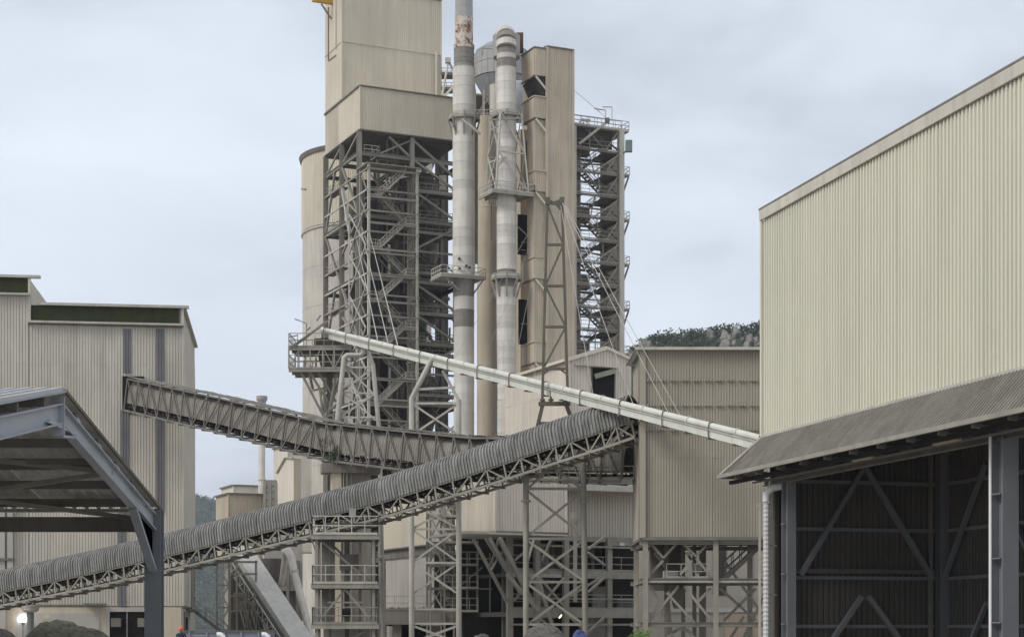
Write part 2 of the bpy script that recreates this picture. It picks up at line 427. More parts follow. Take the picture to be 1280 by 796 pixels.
# bare rock faces showing through the scrub
cb = MB()
for i in range(520):
    px = random.uniform(775, 1000); y = random.uniform(752, 797); x = (px - CX) * y / F; z = hr(x, y)
    if fval(x * .09, z * .14, 5) < .3: continue
    r = random.uniform(1.2, 3.2); base = len(cb.v)
    P = [Vector((x + r * math.cos(a) * random.uniform(.6, 1.2), y - 1.5 + r * .6 * random.uniform(.5, 1.1), z + 1.6 * r * math.sin(a) * random.uniform(.6, 1.2))) for a in [k * math.pi / 3 for k in range(6)]]
    cb.poly(P + [Vector((x, y - 3 - r * .5, z))], [(k, (k + 1) % 6, 6) for k in range(6)])
cb.build('cliff_rocks', cliffm, None, label='pinkish grey cliff rocks breaking through scrub below the hill crest', cat='rock face', kind='stuff')

# ================================================================== RIGHT SHED
SD = Vector((.2631, -.9648, 0)); SN = Vector((-.9648, -.2631, 0)); SC = Vector(((955 - CX) * 80 / F, 80, 0))
class Fr2(Fr):
    def __init__(s, o, eu, ev): s.o = o; s.eu = eu; s.ev = ev
RS = Fr2(SC, SD, -SN)          # u towards the camera along the long wall, v into the shed
shed = thing('storage_shed', SC, 'large cream corrugated shed at right, open below its sloping skirt roof', 'shed')
ZB, ZT, ZE = 10.35, 20.45, 8.7
MB().fbox(RS, .0, 32, .02, 8.9, ZB, ZT).build('wall', shed_m, shed)
clad(shed, RS.p(0, 0, 0), SD, 32, ZB, ZT - .25, shed_m, .27, .075, 1.08, kind='box')
mem(shed, 'roof_fascia', RS.p(-.12, -.13, ZT + .0), RS.p(32, -.13, ZT + .0), .12, left_m, .46)
MB().fbox(RS, -.2, 32, -.19, 9.1, ZT + .252, ZT + .33).build('roof', steel_d, shed)
mem(shed, 'corner_flashing', RS.p(-.06, -.05, ZB), RS.p(-.06, -.05, ZT - .25), .18, shed_m, up=SN)
mem(shed, 'wall_flashing', RS.p(0, -.12, ZB + .04), RS.p(32, -.12, ZB + .04), .14, steel_l, .12)
# skirt roof: sheets laid down the slope
PR = 1.62
top0 = RS.p(0, -.1, ZB); bot0 = RS.p(-.35, -PR, ZE); sl = (RS.p(0, -.1, ZB) - RS.p(0, -PR, ZE)); slen = sl.length; sl.normalize()
clad(shed, RS.p(-.0, -PR, ZE), SD, 32, 0, slen, dustroof, .25, .07, 1.25, Z=sl, name='skirt_sheet', kind='box')
sh = MB(); a0 = RS.p(0, -.1, ZB + .02); a1 = RS.p(-1.35, -PR, ZE); a2 = RS.p(0, -PR, ZE); a3 = RS.p(-1.35, .4, ZE); a4 = RS.p(0, .4, ZB)
sh.poly([a0, a1, a2], [(0, 1, 2), (2, 1, 0)]); sh.poly([a0, a4, a3, a1], [(0, 1, 2, 3)])
sh.build('hip_sheet', dustroof, shed)
mem(shed, 'hip_flashing', RS.p(0, -.1, ZB + .05), RS.p(-1.38, -PR, ZE + .03), .12, steel_l, .08)
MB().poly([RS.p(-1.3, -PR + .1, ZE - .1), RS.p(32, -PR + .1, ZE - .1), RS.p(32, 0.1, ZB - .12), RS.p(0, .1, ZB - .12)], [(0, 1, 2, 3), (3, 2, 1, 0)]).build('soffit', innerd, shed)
mem(shed, 'edge_gutter', RS.p(-1.4, -PR - .05, ZE - .04), RS.p(32, -PR - .05, ZE - .04), .14, steel, .17)
mem(shed, 'edge_gutter', RS.p(-1.4, -PR - .05, ZE - .04), RS.p(-1.4, .4, ZE - .04), .14, steel, .17)
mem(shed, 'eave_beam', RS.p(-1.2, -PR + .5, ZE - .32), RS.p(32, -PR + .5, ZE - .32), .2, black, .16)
mem(shed, 'eave_beam', RS.p(.2, -.05, ZE - .42), RS.p(32, -.05, ZE - .42), .25, steel_d, .3, shape='I')
mem(shed, 'cable_tray', RS.p(.2, -.6, ZE - .42), RS.p(32, -.6, ZE - .42), .14, steel_d, .06)
for k in range(14):
    u = .3 + k * 2.3
    mem(shed, 'bracket', RS.p(u, -PR + .1, ZE - .17), RS.p(u, 0, ZE - .3), .12, steel_d, .14)
    mem(shed, 'bracket', RS.p(u, -PR + .3, ZE - .2), RS.p(u, 0, ZB - .3), .09, steel_d)
def strip_lamp(u0, u1):
    MB().beam(RS.p(u0, -.95, ZE - .42), RS.p(u1, -.95, ZE - .42), .16, .1).build('strip_lamp', mat('aged_lamp_cover', (.33, .27, .18), .5), shed)
strip_lamp(11.0, 12.6); strip_lamp(17.4, 19.2)
# columns of the open side
def big_col(px, w, d, v0=0.1):
    u, D = RS.hv(px, v0); P = RS.p(u, v0, 0)
    mem(shed, 'column', P, P + UP * (ZE - .45), w, steel_b, d, shape='I', up=SD)
    for z in (1.9, 4.1, 6.3):
        mem(shed, 'stiffener', P + UP * z + SN * d * .47 - SD * 0, P + UP * z - SN * d * .47, w * .9, steel_b, .04, up=UP)
    return u
uc1 = big_col(986, .42, .62); uc2 = big_col(1256, .62, .75)
mem(shed, 'corner_post', RS.p(1.05, -.12, 0), RS.p(1.05, -.12, ZE - .3), .16, shed_m, .12, up=SD)
mem(shed, 'corner_post', RS.p(1.45, .15, 0), RS.p(1.45, .15, ZE - .3), .22, black, .2, up=SD)
uq, _ = RS.hv(1238, -.25); mem(shed, 'downpipe', RS.p(uq, -.25, 0), RS.p(uq, -.25, ZE - .3), .11, white, shape='tube')
# end wall and far long wall seen from inside
EW = 8.85
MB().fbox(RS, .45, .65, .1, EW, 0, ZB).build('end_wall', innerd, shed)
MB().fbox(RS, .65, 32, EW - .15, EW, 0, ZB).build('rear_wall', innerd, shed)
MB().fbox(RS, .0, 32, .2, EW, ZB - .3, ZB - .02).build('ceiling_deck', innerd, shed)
inn = mat('inner_sheeting', (.085, .078, .068), .8, .12, .5, .05, (.045, .042, .038), .5)  # much darker than the outer sheets, to paint the dimness inside
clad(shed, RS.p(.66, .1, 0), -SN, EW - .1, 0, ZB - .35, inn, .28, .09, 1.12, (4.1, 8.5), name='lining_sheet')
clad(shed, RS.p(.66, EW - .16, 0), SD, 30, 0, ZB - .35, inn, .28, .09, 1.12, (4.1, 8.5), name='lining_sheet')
for z in (1.8, 4.0, 6.2, 8.35):
    mem(shed, 'girt', RS.p(.8, .3, z), RS.p(.8, EW - .2, z), .14, steel_b, .16)
    mem(shed, 'girt', RS.p(.8, EW - .3, z), RS.p(30, EW - .3, z), .14, steel_b, .16)
for z in (4.3,): mem(shed, 'girt', RS.p(.85, .3, z), RS.p(.85, EW - .2, z), .3, steel_d, .2, shape='I')
mem(shed, 'inner_column', RS.p(1.1, EW - .45, 0), RS.p(1.1, EW - .45, ZB), .5, steel_b, .5, shape='I', up=SD)
mem(shed, 'inner_column', RS.p(1.0, EW - 1.0, 0), RS.p(1.0, EW - 1.0, ZB), .14, steel_d, .2, up=SD)
def inner_pt(px, py):      # a point on the end wall plane
    v, D = RS.hu(px, 1.0); return RS.p(1.0, v, ZZ(py, D))
for a, b_ in (((1079, 585), (1001, 718)), ((1082, 585), (1165, 722)), ((1077, 745), (1036, 806)), ((1085, 745), (1130, 806))):
    mem(shed, 'brace', inner_pt(*a), inner_pt(*b_), .26, steel_b, .2)
def far_pt(px, py):
    u, D = RS.hv(px, EW - .5); return RS.p(u, EW - .5, ZZ(py, D))
for a, b_ in (((1232, 580), (1180, 724)), ((1234, 752), (1214, 800)), ((1236, 752), (1262, 800)), ((1262, 640), (1300, 720))):
    mem(shed, 'brace', far_pt(*a), far_pt(*b_), .2, steel_b, .16)
# white ribbed drop duct beside the shed
dd = thing('drop_duct', (W(958, 785, 78.5).x, 78.5, 0), 'white ribbed duct and thin conduit rising beside the right shed corner', 'duct')
P = W(958, 785, 78.5); P.z = 0
z = 0
pts = []; rr = []
while z < 7.4: pts += [P + UP * z, P + UP * (z + .1)]; rr += [.14, .17]; z += .2
MB().tube(pts, rr, 10).build('ribbed_duct', mat('white_duct', (.55, .55, .54), .6), dd)
MB().tube([P + UP * 7.35, P + UP * 7.7 + SD * 0, P + UP * 7.95 + Vector((.25, 0, 0)), P + UP * 8.05 + Vector((.7, 0, 0))], .17, 10).build('elbow', white, dd, smooth=True)
mem(dd, 'conduit', P + Vector((-.3, 0, 0)), P + Vector((-.3, 0, 7.3)), .1, steel_l, .14)
mem(dd, 'bracket', P + Vector((-.45, 0, 7.2)), P + Vector((.2, 0, 7.2)), .08, steel_l)
for z in (3.2, 5.4): mem(dd, 'bracket', P + Vector((-.35, 0, z)), P + Vector((.6, .3, z)), .06, steel_l)

# ================================================================== LEFT FOREGROUND CANOPY
cn = thing('open_canopy', W(73, 785, 34), 'grey steel open canopy with gabled roof in the left foreground', 'canopy')
XA = (73 - CX) * 34 / F
yA, zA = 34.0, ZZ(492, 34); yF, zF = 43.1, ZZ(637, 43.1); yN, zN = 25.0, ZZ(637, 43.1)
def P3(x, y, z): return Vector((x, y, z))
XL = XA - 24
mem(cn, 'rafter', P3(XA, yA, zA - .38), P3(XA, yF, zF - .34), .2, steel_p, .40, shape='I')
mem(cn, 'rafter', P3(XA, yA, zA - .38), P3(XA, yN, zN - .38), .2, steel_p, .40, shape='I')
mem(cn, 'apex_plate', P3(XA, yA - .03, zA - .82), P3(XA, yA - .03, zA - .06), .26, steel_p, .05, up=Vector((0, 1, 0)))
MB().hexa([P3(XA - .09, yA - 1.1, zA - .68), P3(XA + .09, yA - 1.1, zA - .68), P3(XA + .09, yA + 1.1, zA - .68), P3(XA - .09, yA + 1.1, zA - .68),
           P3(XA - .09, yA - .9, zA - .6), P3(XA + .09, yA - .9, zA - .6), P3(XA + .09, yA + .9, zA - .6), P3(XA - .09, yA + .9, zA - .6)]).build('haunch', steel_p, cn)
mem(cn, 'haunch', P3(XA, yA, zA - .82), P3(XA, yA + 1.1, zA - .72), .18, steel_p, .05)
mem(cn, 'haunch', P3(XA, yF - 2.4, zF - .15), P3(XA, yF - .15, zF - 1.5), .2, steel_p, .08)
MB().poly([P3(XA, yF - 2.4, zF - .12), P3(XA, yF - .15, zF - 1.5), P3(XA, yF - .15, zF - .4)], [(0, 1, 2), (2, 1, 0)]).build('haunch_web', steel_b, cn)
for yy in (yF, yN):
    mem(cn, 'column', P3(XA + .0, yy, 0), P3(XA + .0, yy, zF + .0), .4, steel_b, .4, shape='I', up=Vector((0, 1, 0)))
for yy in (yF, yN):
    mem(cn, 'column', P3(XA - 8, yy, 0), P3(XA - 8, yy, zF - .3), .4, steel_b, .4, shape='I', up=Vector((0, 1, 0)))
    mem(cn, 'column', P3(XA - 16, yy, 0), P3(XA - 16, yy, zF - .3), .4, steel_b, .4, shape='I', up=Vector((0, 1, 0)))
    mem(cn, 'eave_beam', P3(XL, yy - .05, zF - .36), P3(XA, yy - .05, zF - .36), .22, steel_d, .36, shape='box' if yy == yF else 'I')
    mem(cn, 'gutter', P3(XL, yy + .25 * (1 if yy == yF else -1), zF + .0), P3(XA + .1, yy + .25 * (1 if yy == yF else -1), zF + .0), .14, steel_l, .08)
for i, t in enumerate((.13, .33, .52, .70, .88)):
    y = yA + (yF - yA) * t; z = zA + (zF - zA) * t - .10
    mem(cn, 'purlin', P3(XL, y, z), P3(XA + .05, y, z), .09, steel_d, .19)
    y2 = yA + (yN - yA) * t; mem(cn, 'purlin', P3(XL, y2, z), P3(XA + .05, y2, z), .09, steel_d, .19)
t = .42; mem(cn, 'tie_beam', P3(XL, yA + (yF - yA) * t, zA + (zF - zA) * t - .26), P3(XA, yA + (yF - yA) * t, zA + (zF - zA) * t - .26), .1, steel_d, .12)
def un(t, x): return P3(x, yA + (yF - yA) * t, zA + (zF - zA) * t - .3)
for (t0, x0, t1, x1) in ((.17, XA - 7, .5, XA), (.5, XA, .88, XA - 7), (.55, XA - 7, .98, XA)):
    mem(cn, 'brace', un(t0, x0), un(t1, x1), .12, steel, .1)
rlen = math.hypot(yF - yA, zA - zF)
roofm = mat('pale_grey_roofing', (.36, .36, .35), .5, .1, .6, .05, (.24, .23, .2), .5)
# near slope seen from above, far slope seen from beneath
Zn = Vector((0, yA - yN, zA - zN)).normalized(); rl = (P3(0, yA, zA) - P3(0, yN, zN)).length
clad(cn, P3(XL, yN - .1, zN + .04), Vector((1, 0, 0)), XA + .12 - XL, 0, rl + .1, roofm, .3, .06, .9, Z=Zn, name='roof_sheet', kind='box')
Zf = Vector((0, yF - yA, zF - zA)).normalized()
Zf2 = -Zf
clad(cn, P3(XA + .12, yF + .2, zF + .03), Vector((-1, 0, 0)), XA + .12 - XL, 0, rlen + .15, mat('worn_lightened_roofing', (.60, .575, .53), .7, .12, .9, .1, (.25, .24, .22), .6), .3, .05, .9, Z=Zf2, name='roof_sheet')  # underside albedo raised, so the missing light is put into its colour
mem(cn, 'verge_trim', P3(XA + .14, yA, zA + .05), P3(XA + .14, yF + .2, zF + .02), .04, olive, .07)
mem(cn, 'verge_trim', P3(XA + .14, yA, zA + .05), P3(XA + .14, yN, zN + .05), .04, steel_p, .05)
mem(cn, 'ridge_cap', P3(XL, yA, zA + .09), P3(XA + .16, yA, zA + .09), .12, roofm, .03)
for t_ in (.13, .33, .52, .70, .88):
    mem(cn, 'cleat', P3(XA + .03, yA + (yF - yA) * t_, zA + (zF - zA) * t_ - .14), P3(XA + .03, yA + (yF - yA) * t_ + .25, zA + (zF - zA) * t_ - .2), .1, steel_p, .1)

# ================================================================== LEFT BUILDING
LF = Fr(228, 150, 7.4)
lb = thing('process_building', LF.p(-10, 0, 0), 'wide dusty cream corrugated building with dark green top strip, left side', 'building')
uS, DS = LF.hv(37, 0)                # step between the two roof heights
uL, _ = LF.hv(-70, 0)
ZL1 = ZZ(384, 150); ZL0 = ZZ(757, 150)
vb, _ = LF.hu(244, 0)
DD = LF.D(uS, 0); ZU = ZZ(346, DD)
# lower wing
zc = ZZ(407, 150)
MB().fbox(LF, uS, 0, .1, vb - 1.2, 0, ZL1 - .15).build('wall', left_m, lb)
MB().poly([LF.p(u, v, z) for u in (uS, 0) for v, z in ((vb - 1.2, 0), (vb, 0), (vb, ZL1 - 3.2), (vb - 1.2, ZL1 - 1.0))], [(0, 1, 2, 3), (7, 6, 5, 4), (3, 2, 6, 7), (1, 5, 6, 2), (0, 4, 5, 1)]).build('rear_wall', left_m, lb)
mid = ZZ(458, 150)
clad(lb, LF.p(uS, 0, 0), LF.eu, -uS - .1, ZL0, zc - .1, left_m, .24, .055, .96, (mid,))
clad(lb, LF.p(0, vb - .9, 0), -LF.ev, vb - .9, ZL0, ZL1 - .2, left_m, .19, .03, 1.1, (mid,), name='side_sheet')
MB().fbox(LF, uS + .15, -.25, .3 - .35, .098, zc + .12, ZL1 - .12).build('green_strip', greenm, lb)
mem(lb, 'roof_capping', LF.p(uS + .9, -.02, ZL1), LF.p(.55, -.02, ZL1), .5, steel_l, .22)
mem(lb, 'ledge', LF.p(uS - .1, -.3, zc), LF.p(.1, -.3, zc), .6, steel_l, .16)
mem(lb, 'painted_ledge_shadow', LF.p(uS - .1, -.12, zc - .14), LF.p(.1, -.12, zc - .14), .2, steel_d, .12)  # dark strip painted in as the shadow below the ledge
mem(lb, 'corner_flashing', LF.p(.02, -.08, ZL0), LF.p(.02, -.08, zc - .2), .2, left_m, up=LF.ev)
mem(lb, 'corner_flashing', LF.p(.02, .02, zc), LF.p(.02, .02, ZL1), .2, left_m, up=LF.ev)
MB().fbox(LF, uS + .5, .3, .3, vb - 1, ZL1 - .15, ZL1 + .05).build('roof', steel_l, lb)
# taller wing
v2, _ = LF.hu(62, uS)
MB().fbox(LF, uL, uS - .02, .05, v2, 0, ZU - .15).build('wall', left_m, lb)
zt = ZZ(369, DD)
clad(lb, LF.p(uL, 0, 0), LF.eu, uS - uL - .1, ZL0, zt - .1, left_m, .24, .055, .96, (mid,))
clad(lb, LF.p(uS - .02, .05, 0), LF.ev, v2 - .05, ZL1, ZU - .2, left_m, .25, .03, 1.2, name='side_sheet')
MB().fbox(LF, uL, uS - .1, -.05, .048, zt + .12, ZU - .12).build('green_strip', greenm, lb)
mem(lb, 'roof_capping', LF.p(uL, -.02, ZU), LF.p(uS + .9, -.02, ZU), .5, steel_l, .22)
mem(lb, 'ledge', LF.p(uL, -.3, zt), LF.p(uS + .05, -.3, zt), .6, steel_l, .16)
mem(lb, 'corner_flashing', LF.p(uS, -.08, zc), LF.p(uS, -.08, ZU), .22, left_m, up=LF.ev)
# grey rooflight strips down the wall
def lstrip(px0, px1, y0, y1):
    a, Da = LF.hv(px0, -.1); b_, Db = LF.hv(px1, -.1)
    clad(lb, LF.p(a, -.12, 0), LF.eu, b_ - a, ZZ(y1, Da), ZZ(y0, Da), stripm, .26, .05, b_ - a, name='grey_strip')
lstrip(154, 164, 411, 466); lstrip(195, 205, 411, 478); lstrip(147.5, 157, 636, 757); lstrip(151, 161, 512, 656); lstrip(195, 205, 512, 640); 
# opening where the conveyor enters
a, Da = LF.hv(153, -.1); b_, Db = LF.hv(180, -.1)
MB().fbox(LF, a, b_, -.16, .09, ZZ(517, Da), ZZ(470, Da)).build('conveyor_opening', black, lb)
# rendered base storey
MB().fbox(LF, uL, -.1, -.02, .095, 0, ZL0 - .1).build('base_wall', beigew, lb)
def lbx(px0, px1, y0, y1, m, name, v0=-.1, v1=-.021):
    a, Da = LF.hv(px0, v0); b_, Db = LF.hv(px1, v0)
    return MB().fbox(LF, a, b_, v0, v1, ZZ(y1, Da) if y1 < 799 else 0, ZZ(y0, Da)).build(name, m, lb)
lbx(42, 122, 766, 800, greyw, 'render_panel', -.04); lbx(132, 137, 759, 800, greyw, 'pier', -.2); lbx(122, 124, 757, 800, greyw, 'downpipe', -.15)
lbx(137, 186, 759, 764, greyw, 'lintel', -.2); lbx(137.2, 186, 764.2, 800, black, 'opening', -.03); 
for (x0, x1) in ((138.5, 151), (172, 183)):
    o = lbx(x0, x1, 772, 783, steel_d, 'ventilator_unit', -.5, -.031)
lbx(158, 159.5, 764.3, 800, steel, 'door_post', -.12); lbx(104, 131, 753.5, 755.5, steel_d, 'awning', -1.0)
lbx(45, 104, 755, 756.4, steel_d, 'trim', -.12)
lbx(20, 37, 765, 800, greyw, 'render_panel', -.04)
lbx(0, 6, 560, 800, greyw, 'wall_pier', -.4); lbx(9, 16, 560, 730, greyw, 'wall_pier', -.5); lbx(-8, 17, 697, 700, steel_d, 'trim', -.6)
lbx(54, 63, 767, 773, beigew, 'hatch', -.06)
mem(lb, 'door_frame', LF.p(.03, 2, 0), LF.p(.03, 2, 3.2), .2, steel_d); 
# side door, ladder cage and stair on the right flank
for v in (6, 10): mem(lb, 'side_post', LF.p(.5, v, 3.4), LF.p(.5, v, 8.2), .14, steel, .14)
for z in (3.5, 4.6, 5.8, 8.1): mem(lb, 'side_rail', LF.p(.5, 6, z), LF.p(.5, 10, z), .12, steel)
MB().fbox(LF, .1, .9, 5, 13, 3.2, 3.35).build('landing', steel_d, lb)
MB().fbox(LF, .03, .08, 4.5, 7.5, 0, 2.7).build('side_door', black, lb)
mem(lb, 'base_flashing', LF.p(.08, 0, ZL0 - .05), LF.p(.08, vb - .5, ZL0 - .05), .2, steel_d, .16)
st = MB(); st.stair(LF.p(.5, 10, 3.3), LF.p(4.6, 10, .1), LF.ev, .9, t=.04).build('stair_flight', steel_d, lb)
# the lit lamp
lp = W(28, 773, LF.D(*[LF.hv(28, -.3)[0], -.3]))
lt = thing('wall_lamp', lp, 'lit white bulkhead lamp on the beige wall below the left conveyor', 'lamp')
MB().lathe((lp.x, lp.y, 0), [(.12, lp.z - .27), (.36, lp.z - .2), (.36, lp.z + .12), (.2, lp.z + .28), (.08, lp.z + .3)], 12).build('lamp_glass', lampm, lt, smooth=True)
MB().beam(lp + Vector((0, .1, -.35)), lp + Vector((0, .1, -.27)), .3, .3).build('lamp_base', steel_d, lt)
MB().beam(lp + Vector((0, .15, -1.8)), lp + Vector((0, .15, -.35)), .06, .06).build('cable', steel_d, lt)

# ================================================================== CONVEYOR GALLERIES
def cover_mesh(m, ln, r, wall, pitch, dep=.085):
    key = ('cover', m.name, round(ln, 2), r, wall)
    if key in SHEETS: return SHEETS[key]
    prof = [(-r, 0), (-r, wall)] + [(-r * math.cos(a), wall + r * math.sin(a)) for a in [math.pi * k / 10 for k in range(1, 10)]] + [(r, wall), (r, 0)]
    n = round(ln / pitch); p = ln / n; v = []; cols = []
    for i in range(n * 4 + 1):
        x = (i // 4) * p + p * (0, .3, .42, .88)[i % 4]; d = dep * (0, 0, 1, 1)[i % 4]
        for (y, z) in prof:
            L_ = math.hypot(y, max(0, z - wall)) or 1
            v.append((x, y * (1 + d / r), z + (max(0, z - wall) * d / r)))
    k = len(prof); f = [(i * k + j, (i + 1) * k + j, (i + 1) * k + j + 1, i * k + j + 1) for i in range(n * 4) for j in range(k - 1)]
    me = bpy.data.meshes.new('cover'); me.from_pydata(v, [], f); me.materials.append(m); me.polygons.foreach_set('use_smooth', [True] * len(f)); me.set_sharp_from_angle(angle=math.radians(40))
    SHEETS[key] = me; return me

def gallery(root, pts, wid, ht, panel, m, covm, cr, cwall, cz, cpitch, outside=True, idler=.12, zig=None, cdep=.085):
    """pts: bottom chord centre line; truss both sides; cover, belt, idlers"""
    run = 0
    for si, (a, b_) in enumerate(zip(pts, pts[1:])):
        d = b_ - a; ln = d.length; d = d.normalized(); side = d.cross(UP).normalized(); up = side.cross(d).normalized()
        n = max(1, round(ln / panel)); st_ = ln / n
        for sg in (-1, 1):
            s0 = side * sg * wid / 2
            mem(root, 'bottom_chord', a + s0, b_ + s0, .13, m, .15); mem(root, 'top_chord', a + s0 + up * ht, b_ + s0 + up * ht, .11, m, .12)
            for i in range(n + 1):
                p = a + d * i * st_ + s0
                if i < n or si == len(pts) - 2: mem(root, 'post', p, p + up * ht, .09, m)
                if i < n:
                    q = p + d * st_
                    fw = (zig(si, i) if zig else i % 2 == 0)
                    mem(root, 'diagonal', p if fw else p + up * ht, q + up * ht if fw else q, .08, m)
        for i in range(n):
            p = a + d * i * st_
            mem(root, 'cross_beam', p - side * (wid / 2 + .15) - up * .1, p + side * (wid / 2 + .15) - up * .1, .14, steel_d, .12)
        nb = MB()
        nb.beam(a + up * (cz - .18), b_ + up * (cz - .18), wid * .5, .05); nb.beam(a + up * .22, b_ + up * .22, wid * .5, .04)
        nb.build('belt', belt, root)
        ib = MB()
        for i in range(n * 2):
            p = a + d * (i + .5) * st_ / 2
            ib.beam(p + up * (cz - .25) - side * wid * .4, p + up * (cz - .25) + side * wid * .4, idler)
            ib.beam(p + up * (cz - .25) - side * wid * .4, p + up * .2 - side * wid * .4, .05)
        ib.build('idler_set', dustd, root)
        if covm:
            k = max(1, round(ln / (panel * 2))); cl = ln / k
            me = cover_mesh(covm, cl, cr, cwall, cpitch, cdep)
            for i in range(k):
                p = a + d * cl * i + up * cz
                M = Matrix(((d.x, -side.x, up.x, p.x), (d.y, -side.y, up.y, p.y), (d.z, -side.z, up.z, p.z), (0, 0, 0, 1)))
                place('cover_sheet', me, root, M)

def lowD(px): t = px / 795; return 1 / (1 / 128 * (1 - t) + 1 / 103 * t)
tops = [(-60, 728), (0, 714), (130, 686), (260, 655), (380, 624), (490, 595), (600, 560), (706, 524), (764, 505), (801, 492)]
lowpts = [W(px, py, lowD(px)) - UP * 2.62 for px, py in tops]
lc = thing('covered_conveyor', lowpts[4] * 1, 'long covered conveyor under grey ribbed arch sheets rising from left to right', 'conveyor')
gallery(lc, lowpts, 1.6, .95, 1.25, steel, covr, .88, .75, .98, .22)
end = lowpts[-2]; e2 = W(797, 527, lowD(797))
for sg in (-.8, .8):
    dv = Vector((.5, .85, 0)) * sg * .7
    mem(lc, 'end_chord', end + dv, e2 + dv, .16, steel, .2); mem(lc, 'end_chord', end + UP * 1.0 + dv, W(797, 508, lowD(797)) + dv, .14, steel, .14)
    for k in range(3):
        p = end.lerp(e2, (k + .5) / 3); mem(lc, 'post', p + dv, p + dv + UP * 1.0, .1, steel)
# lower walkway rail on bottom chord of the conveyor, plus post near the left end
pp = W(38, 757, lowD(38))
pl = thing('conveyor_post', (pp.x, pp.y, 0), 'round-headed steel post carrying the left end of the long covered conveyor', 'support post')
MB().tube([(pp.x, pp.y, 0), (pp.x, pp.y, pp.z - .35)], .26, 12).build('post', mat('green_grey_post', (.15, .16, .14), .8), pl, smooth=True)
MB().lathe((pp.x, pp.y, 0), [(.4, pp.z - .45), (.62, pp.z - .3), (.62, pp.z - .2), (.66, pp.z - .1), (.66, pp.z)], 14).build('head_plate', steel_l, pl)
for dx in (-.55, .35): mem(pl, 'hanger', Vector((pp.x + dx * .4, pp.y, pp.z)), Vector((pp.x + dx, pp.y, pp.z + 1.4)), .12, steel_l)

def upD(px): t = (px - 150) / 640; return 1 / (1 / 149 * (1 - t) + 1 / 107 * t)
bt = [(170, 514), (285, 541), (420, 576), (600, 598), (792, 603)]
uppts = [W(px, py, upD(px)) for px, py in bt]
uc = thing('truss_conveyor', uppts[2] * 1, 'upper truss conveyor descending from the left building past its concrete pier', 'conveyor')
gallery(uc, uppts, 2.3, 2.6, 1.75, steel_d, covr2, .95, .95, .62, .24, cdep=.035, zig=lambda s, i: (s == 0 and i >= 6) or (s == 1 and i < 7))
for a, b_ in zip(uppts, uppts[1:]):
    d = (b_ - a); ln = d.length; d.normalize(); side = d.cross(UP).normalized(); up = side.cross(d).normalized(); n = max(1, round(ln / 1.1)); w = ln / n
    for i in range(n):
        for j in range(3):
            off = .02 * ((i + j) % 3) + random.uniform(0, .02)
            p = a + d * (i * w) + up * (2.72 + off + .0) + side * (-1.2 + j * .8)
            rb = MB(); 
            me_key = ('rsheet', round(w, 2))
            if me_key not in SHEETS:
                mm = bpy.data.meshes.new('roof_sheet'); vv = []; ff = []
                xs = [k * w * 1.06 / 8 for k in range(9)]
                for x in xs: vv += [(x, 0, .05 if int(round(x / (w * 1.06 / 8))) % 2 else 0), (x, .82, .05 if int(round(x / (w * 1.06 / 8))) % 2 else 0)]
                ff = [(2 * k, 2 * k + 2, 2 * k + 3, 2 * k + 1) for k in range(8)]
                mm.from_pydata(vv, [], ff); mm.materials.append(dustroof); SHEETS[me_key] = mm
            M = Matrix(((d.x, side.x, up.x, p.x), (d.y, side.y, up.y, p.y), (d.z, side.z, up.z, p.z), (0, 0, 0, 1)))
            place('roof_sheet', SHEETS[me_key], uc, M @ Matrix.Rotation(math.radians(random.uniform(1.5, 3.5)), 4, 'Y'))
# heavy frames at the pier and the far support frame by the grey building
for px in (414, 424):
    D = upD(px) - 1.2
    mem(uc, 'pier_post', W(px, 590, D), W(px, 530, D), .28, steel, .3)
for a, b_, w in (((730, 588), (797, 540), .3), ((745, 545), (797, 600), .2), ((764, 560), (770, 600), .2)):
    mem(uc, 'heavy_brace', W(*a, 109), W(*b_, 108.5), w, dustd)
mem(uc, 'walkway_edge', W(648, 600, upD(648) - 1.4), W(792, 602, upD(792) - 1.4), .25, steel, .3)
MB().rail([W(648, 598, upD(648) - 1.4), W(792, 599, upD(792) - 1.4)], .8, .05, .9).build('walkway_rail', steel, uc)

# concrete pier with plants
PD = upD(438) + .6
pr = thing('conveyor_pier', W(438, 785, PD) - UP * 1.7, 'concrete pier with a wide cap below the upper conveyor, shrub on its edge', 'pier')
c = W(438, 785, PD)
f0 = Fr(438, PD, 10)
MB().fbox(f0, -2.1, 2.1, -.9, .9, ZZ(592, PD), ZZ(580, PD)).build('pier_cap', conc_d, pr)
MB().fbox(f0, -1.4, -.7, -.7, .7, 0, ZZ(592, PD)).build('pier_leg', beigew, pr)
MB().fbox(f0, -.7, 1.45, -.4, .7, 0, ZZ(592, PD) - .01).build('pier_stem', conc_d, pr)
for dx in (-.55, -.3, .0): mem(pr, 'pipe', f0.p(dx, -.75, 2), f0.p(dx, -.75, ZZ(578, PD)), .09, steel, shape='tube')
pb = MB(); q = W(414, 566, PD - 1.3)
for k in range(7):
    a = q + Vector((random.uniform(-.7, .6), random.uniform(-.3, .2), random.uniform(-.3, .9))); leafball(pb, a, .42, 50, .07)
for k in range(5): pb.beam(q + Vector((-.1, 0, -.6)), q + Vector((random.uniform(-.6, .6), 0, random.uniform(.2, 1))), .025)
pb.build('shrub', leafd, None, label='straggly green shrub growing on the pier cap under the upper conveyor', cat='shrub')

